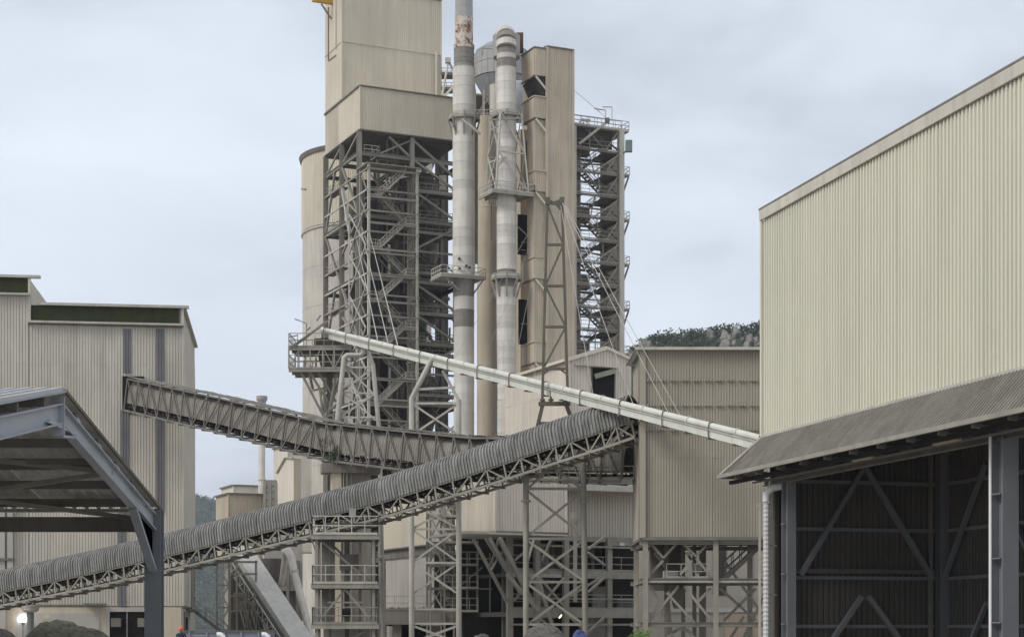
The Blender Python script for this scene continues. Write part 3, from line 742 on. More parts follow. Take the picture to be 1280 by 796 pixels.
# ------------------------------------------------------------------ support tower under the covered conveyor
TF = Fr(393, 109.5, 4)
tw = thing('support_tower', TF.p(0, 0, 0), 'square steel access tower with railed decks under the covered conveyor', 'tower')
wt = TF.hv(470, 0)[0]; dt = 3.0
zt_ = [0, 1.9, ZZ(738, 109), ZZ(666, 109)]
lv = [ZZ(738, 109), ZZ(688, 109) , ZZ(666, 109)]
decks = [ZZ(779.5, 109), ZZ(729, 109), ZZ(667.5, 109)]
for u in (0.15, wt - .15):
    for v in (0, dt): mem(tw, 'column', TF.p(u, v, 0), TF.p(u, v, decks[-1] + (.0 if v else .0)), .2, steel, .22, shape='I')
for u in (.95, wt - 1.0): mem(tw, 'inner_column', TF.p(u, .6, 0), TF.p(u, .6, decks[-1]), .14, steel_d, .16)
mem(tw, 'inner_column', TF.p(wt * .52, 1.4, 0), TF.p(wt * .52, 1.4, decks[-1]), .22, dustd, .3)
mem(tw, 'inner_column', TF.p(wt * .44, 1.5, 4), TF.p(wt * .44, 1.5, decks[-1]), .12, steel, .12)
for i, z in enumerate(decks):
    dk = MB().fbox(TF, -.12, wt + .12, -.25, dt + .2, z - .06, z).build('deck', steel_d, tw)
    for v in (-.3, dt + .25): mem(tw, 'deck_beam', TF.p(-.18, v, z - .14), TF.p(wt + .18, v, z - .14), .09, steel, .3, shape='I')
    for u in (-.16, wt + .16): mem(tw, 'deck_beam', TF.p(u, -.3, z - .14), TF.p(u, dt + .2, z - .14), .09, steel, .3)
    MB().rail([TF.p(-.12, dt + .2, z), TF.p(-.12, -.25, z), TF.p(wt + .12, -.25, z), TF.p(wt + .12, dt + .2, z)], 1.15 if i else 1.05, .055, .85).build('railing', steel_l if i else steel, dk)
z2, z1, z0_ = decks[2], decks[1], decks[0]
mem(tw, 'brace', TF.p(.3, .1, z2 - .3), TF.p(wt - .3, .1, z1 + .1), .14, steel_d); mem(tw, 'brace', TF.p(wt - .2, .1, z1), TF.p(.5, dt, z2), .1, steel_d)
for s_ in (-1, 1): mem(tw, 'brace', TF.p(wt / 2, .05, z1 - .35), TF.p(wt / 2 + s_ * 1.7, .05, z0_ + .15), .13, steel)
mem(tw, 'brace', TF.p(wt / 2 - 1.1, .05, z0_ + 1.35), TF.p(wt / 2 + 1.1, .05, z0_ + 1.35), .1, steel)
mem(tw, 'brace', TF.p(wt - .3, .1, z0_ - .2), TF.p(.6, .1, 0), .13, steel_d)
mem(tw, 'bracket', TF.p(-.2, 0, z2 - .2), TF.p(.15, 0, z2 - 1.2), .09, steel_d)
MB().fbox(TF, wt * .4, wt * .75, 1.2, 1.4, z1 + .9, z1 + 1.9).build('grey_panel', steel_d, tw)
MB().fbox(TF, .5, wt - .4, 2.6, 2.75, 0, z0_ - .3).build('back_panel', mat('pale_dust_panel', (.36, .35, .31), .9), tw)
MB().fbox(TF, .35, 1.2, 2.2, 2.5, z0_, z2).build('back_panel', steel_d, tw)
MB().fbox(TF, wt * .2, wt * .95, -.1, .3, z2 + .65, z2 + .74).build('guide_plate', dustd, tw)
kz = TF.p(wt * .62, -.1, z2 + 1.35)
MB().beam(kz - UP * .28, kz + UP * .28, .42, .3).build('white_box', acm, tw)
MB().tube([TF.p(wt * .52 - .25, .2, z0_ + .7), TF.p(wt * .52 + .25, .2, z0_ + .7)], .26, 12).build('pulley', black, tw)
# steep conduit posts just right of the tower
cp = thing('steel_stanchion', W(477, 785, 118) - UP * 1.7, 'slim round steel stanchion right of the railed support tower', 'post')
MB().tube([W(480, 815, 118) * 1, W(477, 735, 118), W(474.5, 640, 118)], .16, 8).build('post', steel, cp, smooth=True)
MB().tube([W(474, 697, 118), W(478, 697, 118)], .26, 8).build('flange', steel, cp)
MB().tube([W(487, 796, 118), W(487, 782, 118)], .2, 8).build('stub', steel_l, cp)

# ------------------------------------------------------------------ trestle bents
def bent(root, px1, px2, D, ytop, ys, w, m, dv=0, y0=None, xs=True, tube=True):
    z0 = 0
    for px in (px1, px2): mem(root, 'leg', Vector(((px - CX) * D / F, D + dv, 0)), W(px, ytop, D) + Vector((0, dv, 0)), w, m, shape='tube' if tube else 'box')
    for a, b_ in zip(ys, ys[1:]):
        if xs:
            mem(root, 'brace', W(px1, a, D), W(px2, b_, D), w * .42, m); mem(root, 'brace', W(px2, a, D) + Vector((0, .12, 0)), W(px1, b_, D) + Vector((0, .12, 0)), w * .42, m)
        mem(root, 'tie', W(px1, a, D), W(px2, a, D), w * .5, m)
    mem(root, 'tie', W(px1, ys[-1], D), W(px2, ys[-1], D), w * .5, m)
DM = 108.0
mt = thing('cable_mast', W(693, 785, DM) - UP * 1.7, 'tall olive lattice mast on a trestle carrying stay cables at mid picture', 'mast')
mem(mt, 'leg', W(657.5, 819, DM), W(657.5, 592, DM), .36, steel, shape='tube'); mem(mt, 'leg', W(732, 819, DM), W(729, 567, DM), .36, steel, shape='tube')
for x, y in ((657.5, 626), (730.5, 627)): MB().tube([W(x, y - 1, DM), W(x, y + 1, DM)], .32, 10).build('flange', steel, mt)
for a, b_, c_, d_ in ((658, 595, 727, 613), (729, 580, 658, 612)): pass
Y_ = [611, 672, 728, 781]
mem(mt, 'tie', W(658, 610.5, DM), W(729, 610.5, DM), .16, steel)
for a, b_ in ((613, 670), (675, 726), (729, 780)):
    mem(mt, 'brace', W(659, a, DM), W(730, b_, DM), .15, steel); mem(mt, 'brace', W(729, a, DM + .15), W(659, b_, DM + .15), .15, steel)
for y in (673, 727, 780): mem(mt, 'tie', W(658, y, DM), W(731, y, DM), .15, steel)
mem(mt, 'brace', W(659, 611, DM), W(690, 582, DM), .15, steel); mem(mt, 'brace', W(728, 611, DM), W(690, 582, DM), .15, steel)
mem(mt, 'splay_leg', W(658, 592, DM), W(678, 507, DM), .24, olive, .24); mem(mt, 'splay_leg', W(729, 567, DM), W(708, 506, DM), .24, olive, .24)
mem(mt, 'head_beam', W(673, 504.5, DM), W(713, 504.5, DM), .28, olive, .24); mem(mt, 'tie', W(671, 529, DM), W(712, 529, DM), .2, olive, .18)
for s_ in (-1, 1): mem(mt, 'knee', W(693 + s_ * 19, 507, DM), W(693 + s_ * 12, 501, DM), .14, olive)
for dx in (678, 688.5, 709):
    MB().tube([W(dx, 504, DM), W(dx, 488, DM)], .07, 8).build('bearing', olive, mt); MB().tube([W(dx, 501, DM), W(dx, 498.5, DM)], .16, 8).build('bearing_cap', olive, mt)
A0, A1, B0, B1 = (678, 497), (684.5, 250), (709.5, 488), (702.5, 250)
mem(mt, 'mast_leg', W(*A0, DM), W(*A1, DM), .17, olive, .17); mem(mt, 'mast_leg', W(*B0, DM), W(*B1, DM), .17, olive, .17)
def lx(y, P, Q): return P[0] + (Q[0] - P[0]) * (P[1] - y) / (P[1] - Q[1])
for y in (461, 408.5, 357.5, 306): mem(mt, 'tie', W(lx(y, A0, A1), y, DM), W(lx(y, B0, B1), y, DM), .15, olive)
for y0, y1, fl in ((461, 408.5, 0), (408.5, 357.5, 1), (357.5, 306, 0), (306, 256, 1)):
    a, b_ = (A0, A1), (B0, B1)
    if fl: a, b_ = b_, a
    mem(mt, 'diagonal', W(lx(y0, *a), y0, DM), W(lx(y1, *b_), y1, DM), .11, olive)
mem(mt, 'knee', W(680, 467, DM), W(687, 461, DM), .1, olive); mem(mt, 'knee', W(708, 467, DM), W(700, 461, DM), .1, olive)
for x in (684.5, 702.5): MB().beam(W(x, 256, DM), W(x, 247, DM), .3, .3).build('saddle', olive, mt)
mem(mt, 'head_tie', W(686, 252, DM), W(693, 254.5, DM), .2, olive); mem(mt, 'head_tie', W(693, 254.5, DM), W(701, 251, DM), .2, olive)
mem(mt, 'head_tie', W(694, 253, DM), W(701, 261, DM), .18, olive)
def cable(a, b_, t=.02): MB().tube([a, a.lerp(b_, .5) - UP * .12, b_], t, 5).build('stay_cable', steel_l, mt)
def pipD(px): t = (px - 403) / 552; return 1 / (1 / 141 * (1 - t) + 1 / 89 * t)
def pipY(px): return 409 + (px - 403) * .2505
for px, top in ((838, 702), (853, 704), (793, 702), (742, 700)): cable(W(top, 251, DM), W(px, pipY(px) + 3, pipD(px)))
for px in (565, 600, 640, 668): cable(W(684, 251, DM), W(px, pipY(px) + 3, pipD(px)), .013)

t2 = thing('pipe_trestle', W(545, 785, 122.7) - UP * 1.7, 'tubular trestle with splayed top between the two chimneys and lattice tower', 'trestle')
D2 = 122.7
mem(t2, 'leg', W(514.5, 819, D2), W(514.5, 497, D2), .38, steel_l, shape='tube'); mem(t2, 'leg', W(573.5, 819, D2), W(573.5, 499, D2), .38, steel_l, shape='tube')
mem(t2, 'splay_leg', W(514.5, 498, D2), W(540, 448, D2), .36, steel_l, shape='tube'); mem(t2, 'splay_leg', W(573.5, 500, D2), W(553, 463, D2), .2, steel_l)
mem(t2, 'tie', W(516, 487, D2), W(569, 484, D2), .16, steel_l)
for a, b_ in ((505, 543), (630, 660), (662, 702), (704, 742)):
    mem(t2, 'brace', W(516, a, D2), W(573, b_, D2), .13, steel_l); mem(t2, 'brace', W(572, a, D2 + .12), W(516, b_, D2 + .12), .13, steel_l)
for y in (504, 543, 661, 703, 761, 779): mem(t2, 'tie', W(515, y, D2), W(573, y, D2), .14, steel_l)
for s_ in (-1, 1): mem(t2, 'brace', W(544 + s_ * 27, 782, D2), W(544 - s_ * 22, 800, D2), .16, steel_l)
t3 = thing('pipe_trestle', W(448, 785, 134.3) - UP * 1.7, 'tubular trestle with bent arms just right of the cantilever platform', 'trestle')
D3 = 134.3
MB().tube([W(416, 819, D3), W(421, 530, D3), W(430, 447, D3), W(434, 444, D3), W(451, 444, D3), W(454, 441, D3), W(454, 430, D3)], .2, 10).build('bent_leg', steel_l, t3, smooth=True)
mem(t3, 'leg', W(480, 819, D3), W(474, 538, D3), .34, steel_l, shape='tube'); mem(t3, 'leg', W(474, 538, D3), W(466, 455, D3), .34, steel_l, shape='tube'); mem(t3, 'leg', W(466, 455, D3), W(459, 436, D3), .3, steel_l, shape='tube')
for (a, b_) in (((430, 450), (447, 498)), ((427, 488), (466, 461)), ((428, 490), (470, 525)), ((424, 522), (469, 492)), ((433, 458), (468, 493)), ((447, 498), (447, 526)), ((424, 522), (472, 521)), ((430, 459), (466, 459)), ((428, 490), (469, 492))):
    mem(t3, 'brace', W(*a, D3 + .3), W(*b_, D3), .12, steel_l)

# ------------------------------------------------------------------ pale pipe bridge
pbm = thing('pipe_bridge', W(690, 495, pipD(690)), 'long pale pipe line sloping down across the picture to the right shed', 'pipeline')
P0 = W(403, 411, 141); P1 = W(1010, 561.5, pipD(1010)); dr = (P1 - P0).normalized(); ln = (P1 - P0).length; sdv = dr.cross(UP).normalized()
nseg = 14
for i in range(nseg):
    a = P0 + dr * ln * i / nseg; b_ = P0 + dr * ln * (i + 1) / nseg
    mem(pbm, 'upper_pipe', a + UP * -.03, b_ + UP * -.03, .36, pipem, shape='tube')
    mem(pbm, 'lower_duct', a - UP * .44, b_ - UP * .44, .34, pipem, .40)
    mem(pbm, 'side_angle', a - UP * .22 + sdv * .2, b_ - UP * .22 + sdv * .2, .12, steel_l, .05)
for i in range(nseg * 2):
    a = P0 + dr * ln * (i + .35) / (nseg * 2)
    q = [a + sdv * sx + UP * sz for sx, sz in ((-.24, -.66), (-.25, -.2), (-.2, .12), (0, .2), (.2, .12), (.25, -.2), (.24, -.66))]
    if i % 2 == 0: MB().tube(q, .032, 5).build('clamp', olive, pbm)
    MB().beam(a - UP * .69 - sdv * .3, a - UP * .69 + sdv * .3, .22, .09).build('shoe', steel_d, pbm)
    if i % 2: MB().tube([a + dr * .02 - UP * .03, a + dr * .12 - UP * .03], .225, 10).build('pipe_joint', pipem, pbm)

# ------------------------------------------------------------------ cantilever platform at the head of the pipe
HF = Fr(361, 139, -2)
hp = thing('cantilever_platform', HF.p(2, 1, 0), 'railed two-deck cantilever platform at the upper left end of the pale pipe', 'platform')
hw = HF.hv(438, 0)[0]; z_a = ZZ(461, 139); z_b = ZZ(434, 139)
zs1 = z_b
for z, u1 in ((z_a, hw), (z_b, hw)):
    dk = MB().fbox(HF, 0, u1, 0, 3.2, z - .08, z).build('deck', steel_d, hp)
    for v in (0, 1.6, 3.2): mem(hp, 'deck_beam', HF.p(0, v, z - .15), HF.p(u1, v, z - .15), .14, steel, .2)
    MB().rail([HF.p(u1, 0, z), HF.p(0, 0, z), HF.p(0, 3.2, z), HF.p(u1, 3.2, z)], 1.1, .055, .7).build('railing', steel, dk)
for u in (0, .8, 1.7, 2.7, 3.6, hw):
    for v in (0, 3.2): mem(hp, 'post', HF.p(u, v, z_a), HF.p(u, v, z_b), .1, steel)
for k, u in enumerate((0, .8, 1.7, 2.7, 3.6)): mem(hp, 'brace', HF.p(u + (.9 if k % 2 else 0), 0, z_a), HF.p(u + (0 if k % 2 else .9), 0, z_b), .07, steel)
MB().lathe(tuple(HF.p(3.3, 1.5, 0))[:2], [(.9, z_a + .2), (1.15, z_a + .9), (1.15, z_b - .2)], 12).build('hopper', dustd, hp)
MB().fbox(HF, 1.9, 4.2, .6, 2.4, z_b + .2, z_b + .8).build('drive_housing', dustd, hp); MB().fbox(HF, 2.5, 3.5, .5, 1.5, z_b + .8, z_b + 1.25).build('motor', steel_d, hp)
mem(hp, 'main_leg', HF.p(3.05, 1.5, 0), HF.p(3.05, 1.5, z_a - .1), .38, steel_d, .38, shape='I')
for a, b_ in (((375, 463), (405, 521)), ((386, 463), (391, 486)), ((395, 460), (420, 502)), ((421, 466), (410, 520)), ((391, 488), (405, 485)), ((400, 487), (404, 520)), ((386, 463), (412, 505)), ((430, 455), (412, 512)), ((412, 512), (424, 503)), ((405, 521), (440, 512))):
    mem(hp, 'strut', W(*a, 139.3), W(*b_, 140), .16, steel)
mem(hp, 'leg', W(407, 819, 140), W(407, 515, 140), .3, steel, .3)
for a, b_ in (((362, 434), (446, 376)), ((366, 432), (410, 402)), ((362, 421), (372, 419))):
    mem(hp, 'handrail', W(*a, 138.5), W(*b_, 140), .08, steel)
mem(hp, 'stair_string', W(363, 436, 138.6), W(408, 402, 140.5), .1, steel, .2)
mem(hp, 'lamp_arm', W(383, 404, 139), W(369, 399, 139), .06, steel); mem(hp, 'lamp_pole', W(383, 404, 139), W(383, 425, 139), .06, steel); mem(hp, 'lamp_head', W(368, 398.5, 139), W(374, 400.5, 139), .14, steel, .07)
mem(hp, 'lamp_arm', W(401, 394, 139), W(396, 401, 139), .07, steel_d, .1); mem(hp, 'lamp_arm', W(388, 409, 139), W(384, 413, 139), .07, steel_d, .1)
# ================================================================== BROWN-GREY TRANSFER BUILDING
GF = Fr(804, 100, 0)
gb = thing('transfer_building', GF.p(4, 0, 0), 'dusty grey-brown corrugated building on steel legs left of the right shed', 'building')
gw = GF.hv(990, 0)[0]; gz0 = ZZ(671, 100); gz1 = ZZ(437, 100)
MB().fbox(GF, 0, gw, .02, 8, gz0, gz1).build('wall', brown_m, gb)
cz_ = (ZZ(572, 100), ZZ(539, 100), ZZ(508, 100), ZZ(477, 100))
clad(gb, GF.p(0.02, 0, 0), GF.eu, gw, gz0, gz1, brown_m, .162, .036, .648, cz_)
clad(gb, GF.p(0, 8, 0), -GF.ev, 8, gz0, gz1, brown_m, .3, .04, 1.0)
for z in cz_[1:]:
    d = MB(); n = int(gw / .648)
    for i in range(n):
        for k in (1, 2, 3):
            u = i * .648 + k * .162 + .08; d.fbox(GF, u - .035, u + .035, -.22, -.1, z - .0, z + .12)
    d.build('sheet_laps', mat('lap_dust', (.33, .305, .26), .8), gb, kind='stuff')
mem(gb, 'corner_flashing', GF.p(-.05, -.12, gz0 - .05), GF.p(-.05, -.12, gz1), .34, brown_m, .2, up=GF.ev)
mem(gb, 'corner_flashing', GF.p(-.22, -.02, gz0 - .05), GF.p(-.22, -.02, gz1), .08, steel_d, .16, up=GF.ev)
mem(gb, 'base_flashing', GF.p(-.1, -.16, gz0 - .1), GF.p(gw, -.16, gz0 - .1), .2, steel_d, .16)
mem(gb, 'base_flashing', GF.p(-.1, -.16, gz0 - .1), GF.p(-.1, 8, gz0 - .1), .2, steel_d, .16)
clad(gb, GF.p(-.5, -.5, gz1 - .02), GF.eu, gw + .5, 0, 8.6, mat('white_dusty_roof', (.55, .54, .52), .6, .08, .8, .05, (.4, .38, .34), .4), .3, .06, 1.2, Z=Vector((0, 1, .03)), name='roof_sheet', kind='wave')
mem(gb, 'eave_trim', GF.p(-.5, -.48, gz1 + .0), GF.p(gw, -.48, gz1 + .0), .08, steel_l, .16)
# legs and bracing below
gx = [GF.hv(807, 0)[0] - .0, GF.hv(895, 0)[0], GF.hv(960, 0)[0]]
gzs = [0, ZZ(781, 100), ZZ(744.5, 100) - 0, gz0 - .2]
zb1 = ZZ(745, 100); zb2 = ZZ(724, 100); zb0 = ZZ(781, 100)
zl = [0, ZZ(780, 100), ZZ(725, 100), gz0 - .3]
for u in gx:
    for v in (0.1, 7.6): mem(gb, 'column', GF.p(u, v, 0), GF.p(u, v, gz0 - .15), .3, steel, .34, shape='I')
for v in (0.1, 7.6):
    for z in zl[1:]: mem(gb, 'beam', GF.p(-.2, v, z), GF.p(gw, v, z), .2, steel, .24, shape='I')
for z in zl[1:]:
    for u in gx: mem(gb, 'beam', GF.p(u, 0, z), GF.p(u, 7.6, z), .18, steel, .2)
mem(gb, 'tie', GF.p(0, .1, ZZ(727, 100)), GF.p(gw, .1, ZZ(727, 100)), .1, steel_l)
for (a, b_) in (((810, 675), (829, 697)), ((829, 697), (845, 680)), ((813, 717), (829, 700)), ((855, 680), (870, 695)), ((870, 697), (890, 722)), ((870, 695), (884, 680)), ((850, 718), (865, 700)),
                ((812, 776), (848, 732)), ((855, 732), (890, 776)), ((813, 732), (826, 752)), ((872, 752), (888, 735)), ((826, 752), (812, 772)), ((833, 740), (870, 780)), ((840, 790), (848, 786)), ((858, 786), (866, 792)), ((815, 812), (846, 787)), ((888, 812), (856, 787))):
    mem(gb, 'brace', W(*a, 100.4), W(*b_, 100.4), .14, steel)
mem(gb, 'tie', W(846, 786, 100.4), W(858, 786, 100.4), .16, steel)
for px in (833, 854, 868, 880):
    u, D = GF.hv(px, 4); mem(gb, 'inner_column', GF.p(u, 4, 0), GF.p(u, 4, gz0 - .2), .24, steel_d, .26)
for z in (zl[1], zl[2]): mem(gb, 'beam', GF.p(0, 4, z), GF.p(gw, 4, z), .2, steel_d, .3)
for (a, b_) in (((818, 690), (842, 722)), ((842, 740), (820, 775)), ((858, 690), (880, 722)), ((900, 735), (945, 775)), ((945, 735), (905, 775)), ((905, 700), (948, 760)), ((930, 796), (955, 745)), ((905, 810), (930, 770))):
    mem(gb, 'brace', W(*a, 104), W(*b_, 104), .15, steel)
MB().fbox(GF, .3, 4.0, .3, 5, zl[2] + .1, zl[2] + .16).build('deck', steel_d, gb)
MB().rail([W(833, 723, 100.6), W(888, 723, 100.6)], .85, .05, .9).build('railing', steel_l, gb)
MB().fbox(GF, 1.3, 2.1, 1.2, 2.2, zl[2] + .16, zl[2] + .6).build('gear_casing', steel_l, gb)
MB().beam(W(871, 716, 101), W(871, 704, 101), .5, .5).build('motor', steel, gb)
MB().tube([W(861, 694, 101), W(861, 690, 101)], .14, 10).build('cap_vent', steel_l, gb)
MB().fbox(GF, .9, 2.7, 5.5, 7, 4.0, gz0 - .2).build('dark_hopper', dustd, gb)
MB().poly([W(836, 735, 103), W(858, 735, 103), W(852, 760, 103), W(842, 760, 103), W(836, 735, 104.5), W(858, 735, 104.5), W(852, 760, 104.5), W(842, 760, 104.5)], [(0, 3, 2, 1), (4, 5, 6, 7), (0, 1, 5, 4), (1, 2, 6, 5), (2, 3, 7, 6), (3, 0, 4, 7)]).build('chute', steel_d, gb)
mem(gb, 'chute_leg', W(838, 796, 103), W(833, 745, 103), .3, steel_d); 
MB().stair(W(906, 723, 101), W(948, 684, 101), (0, 1, 0), .9, t=.05).build('stair_flight', steel_d, gb)
MB().fbox(GF, -.02, gw, .4, 7.8, gz0 - .12, gz0 - .02).build('floor_deck', black, gb)
# render wall beyond the legs
bw = thing('rear_render_building', W(900, 785, 121) - UP * 1.7, 'pinkish beige rendered wall seen between the steel legs, lower right', 'building')
o9 = Fr(808, 121, 2); u9 = o9.hv(1010, 0)[0]
MB().fbox(o9, 0, u9, 0, 6, 0, ZZ(655, 121)).build('wall', mat('pinkish_render', (.33, .30, .26), .9, .08, .4, .03, (.28, .24, .2), .5), bw)
mem(bw, 'string_course', o9.p(0, -.05, ZZ(762, 121)), o9.p(u9, -.05, ZZ(762, 121)), .1, greyw, .3)
MB().fbox(o9, 5.4, 9.6, -.04, -.01, 0, ZZ(766, 121)).build('patch', mat('orange_dust_render', (.38, .30, .235), .9), bw)
for px in (938,): mem(bw, 'downpipe', o9.p(o9.hv(px, -.1)[0], -.1, 0), o9.p(o9.hv(px, -.1)[0], -.1, ZZ(660, 121)), .12, steel_l, shape='tube')
MB().fbox(o9, 4.6, 5.5, -.06, -.02, 4, ZZ(672, 121)).build('dark_window', innerd, bw)

# ================================================================== MIDDLE GABLED HOUSE AND HOPPER BUILDING
MF = Fr(710, 140, 24.4)
gh = thing('gabled_house', MF.p(3, 3, 0), 'pale cream gabled headhouse with a dark doorway above the ribbed conveyor', 'building')
wG = MF.hv(789, 0)[0]; vG = MF.hu(631, 0)[0]; zE = ZZ(450, 140); uA = MF.hv(757, 0)[0]
DA = MF.D(uA, 0); zA_ = ZZ(436, DA); zR = ZZ(451, MF.D(wG, 0)); zL = zE
vT = MF.hu(648, 0)[0]
gm0 = ZZ(663, 140)
def gprof(u): return zL + (zA_ - zL) * u / uA if u <= uA else zA_ + (zR - zA_) * (u - uA) / (wG - uA)
b = MB(); 
P = [(0, gm0), (wG, gm0), (wG, zR - .1), (uA, zA_ - .1), (0, zL - .1)]
b.poly([MF.p(u, .02, z) for u, z in P] + [MF.p(u, vG, z) for u, z in P], [(0, 1, 2, 3, 4), (9, 8, 7, 6, 5)] + [((i + 1) % 5, i, i + 5, (i + 1) % 5 + 5) for i in range(5)])
b.build('wall', cream2, gh)
dx0, D_ = MF.hv(739, 0); dx1, D_2 = MF.hv(768, 0); dz1 = ZZ(459, D_); dz0 = ZZ(501, D_)
clad(gh, MF.p(0, 0, 0), MF.eu, dx0, gm0, lambda x: gprof(x), cream2, .24, .05, 1.0)
clad(gh, MF.p(dx1, 0, 0), MF.eu, wG - dx1, gm0, lambda x: gprof(x + dx1), cream2, .24, .05, 1.0)
clad(gh, MF.p(dx0, 0, 0), MF.eu, dx1 - dx0, dz1, lambda x: gprof(x + dx0), cream2, .24, .05, 1.0)
clad(gh, MF.p(dx0, 0, 0), MF.eu, dx1 - dx0, gm0, dz0, cream2, .24, .05, 1.0)
dwy = MB().fbox(MF, dx0, dx1, -.012, .01, dz0, dz1).build('doorway', black, gh)
mem(gh, 'door_hood', MF.p(dx0 - 1.5, -.25, dz1 + .1), MF.p(dx1 + .2, -.25, dz1 + .05), .4, steel_l, .1)
mem(gh, 'door_beam', MF.p(dx0 + .2, -.3, dz1 - .75), MF.p(dx1 - .1, -.3, dz1 - .2), .2, steel, .4)
for x in (dx0, dx1): mem(dwy, 'door_frame', MF.p(x, -.08, dz0), MF.p(x, -.08, dz1), .12, steel_d, .12)
clad(gh, MF.p(0, vG, 0), -MF.ev, vG, gm0, zL - .05, cream2, .4, .02, 1.8, (ZZ(500, 146),), name='side_sheet')
mem(gh, 'verge_flashing', MF.p(-.2, -.12, zL), MF.p(uA, -.12, zA_ + .06), .34, cream2, .3); mem(gh, 'verge_flashing', MF.p(uA, -.12, zA_ + .06), MF.p(wG + .2, -.12, zR), .34, cream2, .22)
mem(gh, 'corner_flashing', MF.p(-.03, -.06, gm0), MF.p(-.03, -.06, zL), .2, cream2, up=MF.ev)
ex = MF.eu * uA + UP * (zA_ - zL)
clad(gh, MF.p(-.3, vG, zL + .02), -MF.ev, vG + .2, 0, ex.length + .3, mat('white_roof', (.62, .61, .58), .5, .08), .3, .05, 1.3, Z=ex, name='roof_sheet')
ex2 = MF.eu * (uA - wG) + UP * (zA_ - zR)
clad(gh, MF.p(wG + .2, -.2, zR + .0), MF.ev, vG + .2, 0, ex2.length + .2, mat('white_roof', (.62, .61, .58)), .3, .05, 1.3, Z=ex2, name='roof_sheet')
mem(gh, 'gutter', MF.p(-.35, -.1, zL - .04), MF.p(-.35, vG, zL - .04), .16, cream2, .22)

NF = Fr(620, 130, 24.4)
hb = thing('hopper_building', NF.p(2, 2, 0), 'cream corrugated block on raking steel struts under the upper conveyor', 'building')
n0 = ZZ(664, 130); n1 = ZZ(574, 130); nw = NF.hv(707, 0)[0]; nv = NF.hu(577, 0)[0]
cladbox(hb, NF, 0, nw, 0, nv, n0, n1, cream2, 'fl', .24, .04, 1.2)
# recessed corrugated face to its right and the pale ceiling slab above
nv2 = 2.2; n2 = NF.hv(800, nv2)[0]
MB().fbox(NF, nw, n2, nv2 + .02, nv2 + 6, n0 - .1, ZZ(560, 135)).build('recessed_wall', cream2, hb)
clad(hb, NF.p(nw, nv2, 0), NF.eu, n2 - nw, n0 - .1, ZZ(560, 135), mat('shaded_sheeting', (.46, .42, .345), .6, .08, .2, .03, (.3, .255, .2), .55), .24, .05, 1.2, (ZZ(611, 135),))  # cream darkened to paint the shade of the recess
mem(hb, 'base_beam', NF.p(nw, nv2 - .1, n0 - .3), NF.p(n2, nv2 - .1, n0 - .3), .3, steel, .36)
MB().fbox(NF, nw + .5, n2, .3, nv2 - .02, ZZ(612, 133), ZZ(606, 133)).build('ledge_slab', greyw, hb)
# supporting frame: raking struts, columns, concrete beams and decks
zA1, zA2, zA3 = n0 - .35, ZZ(716, 131), ZZ(765, 131)
MB().fbox(NF, -2.6, nw, -.25, nv + .1, n0 - .22, n0 - .02).build('floor_slab', steel_l, hb)
for (a, b_, w) in (((624, 672), (665, 752), .3), ((611, 672), (651, 741), .26), ((591, 672), (634, 752), .2), ((623, 674), (614, 705), .15), ((606, 672), (636, 718), .15), ((614, 712), (626, 690), .13), ((634, 718), (672, 762), .24), ((672, 720), (690, 780), .2), ((660, 700), (668, 672), .14), ((690, 672), (678, 700), .16)):
    mem(hb, 'strut', W(*a, 129.6), W(*b_, 131), w, steel)
for px, v in ((671, 1.5), (707, 1.5), (761, 2), (798, 2), (637, 1.5), (630, 4.5), (690, 5), (740, 5)):
    u, D = NF.hv(px, v); mem(hb, 'column', NF.p(u, v, 0), NF.p(u, v, n0 - .2), .42 if v < 3 else .3, steel if v < 3 else steel_d, .42 if v < 3 else .3, up=NF.ev)
uu0 = NF.hv(636, 1.5)[0]; uu1 = NF.hv(800, 2)[0]
for z, h in ((zA2, .55), (zA3, .75)): mem(hb, 'floor_beam', NF.p(uu0, 1.45, z), NF.p(uu1, 2, z), .34, steel, h)
mem(hb, 'floor_beam', NF.p(uu0 - .2, 1.3, ZZ(715, 131) - .18), NF.p(uu1 * .45, 1.3, ZZ(715, 131) - .18), .3, greyw, .25)
for y in (680, 780): mem(hb, 'tie', NF.p(uu0, 1.2, ZZ(y, 131)), NF.p(uu1, 1.7, ZZ(y, 131)), .14, steel)
mem(hb, 'tie', NF.p(uu0, 1.2, ZZ(747, 131)), NF.p(uu1, 1.7, ZZ(747, 131)), .12, steel)
MB().fbox(NF, uu0, uu1, 1.8, 8, zA2 - .2, zA2 + .05).build('deck', dustd, hb); MB().fbox(NF, uu0, uu1, 1.8, 8, zA3 - .3, zA3 + .05).build('deck', dustd, hb)
for z in (zA2, zA3):
    MB().rail([NF.p(uu0, 1.6, z + .3), NF.p(uu1, 2.1, z + .3)], 1.1, .06, 1.6).build('railing', steel, hb)
for (a, b_) in (((735, 686), (757, 670)), ((735, 690), (756, 706)), ((735, 740), (757, 720)), ((712, 745), (757, 718)), ((735, 790), (757, 770)), ((712, 770), (735, 792)), ((675, 685), (703, 710)), ((675, 722), (705, 757)), ((705, 722), (680, 752)), ((675, 772), (700, 796)), ((643, 700), (667, 680)), ((643, 750), (668, 722))):
    mem(hb, 'brace', W(*a, 131), W(*b_, 132), .16, steel)
MB().fbox(NF, uu0 - 1, uu1, 8, 8.3, 0, n0).build('rear_wall', innerd, hb)  # dark backing added to keep the space under the block in shade
mem(hb, 'drop_pipe', W(719, 660, 129), W(719, 752, 129), .28, steel); MB().lathe((W(719, 0, 129).x, 129, 0), [(.2, ZZ(655, 129)), (.3, ZZ(648, 129)), (.3, ZZ(640, 129))], 10).build('drop_pipe_head', steel, hb)
MB().fbox(NF, NF.hv(738, 5)[0], NF.hv(760, 5)[0], 4.6, 6, zA3 + .1, zA2 - .8).build('machine_casing', greyw, hb)
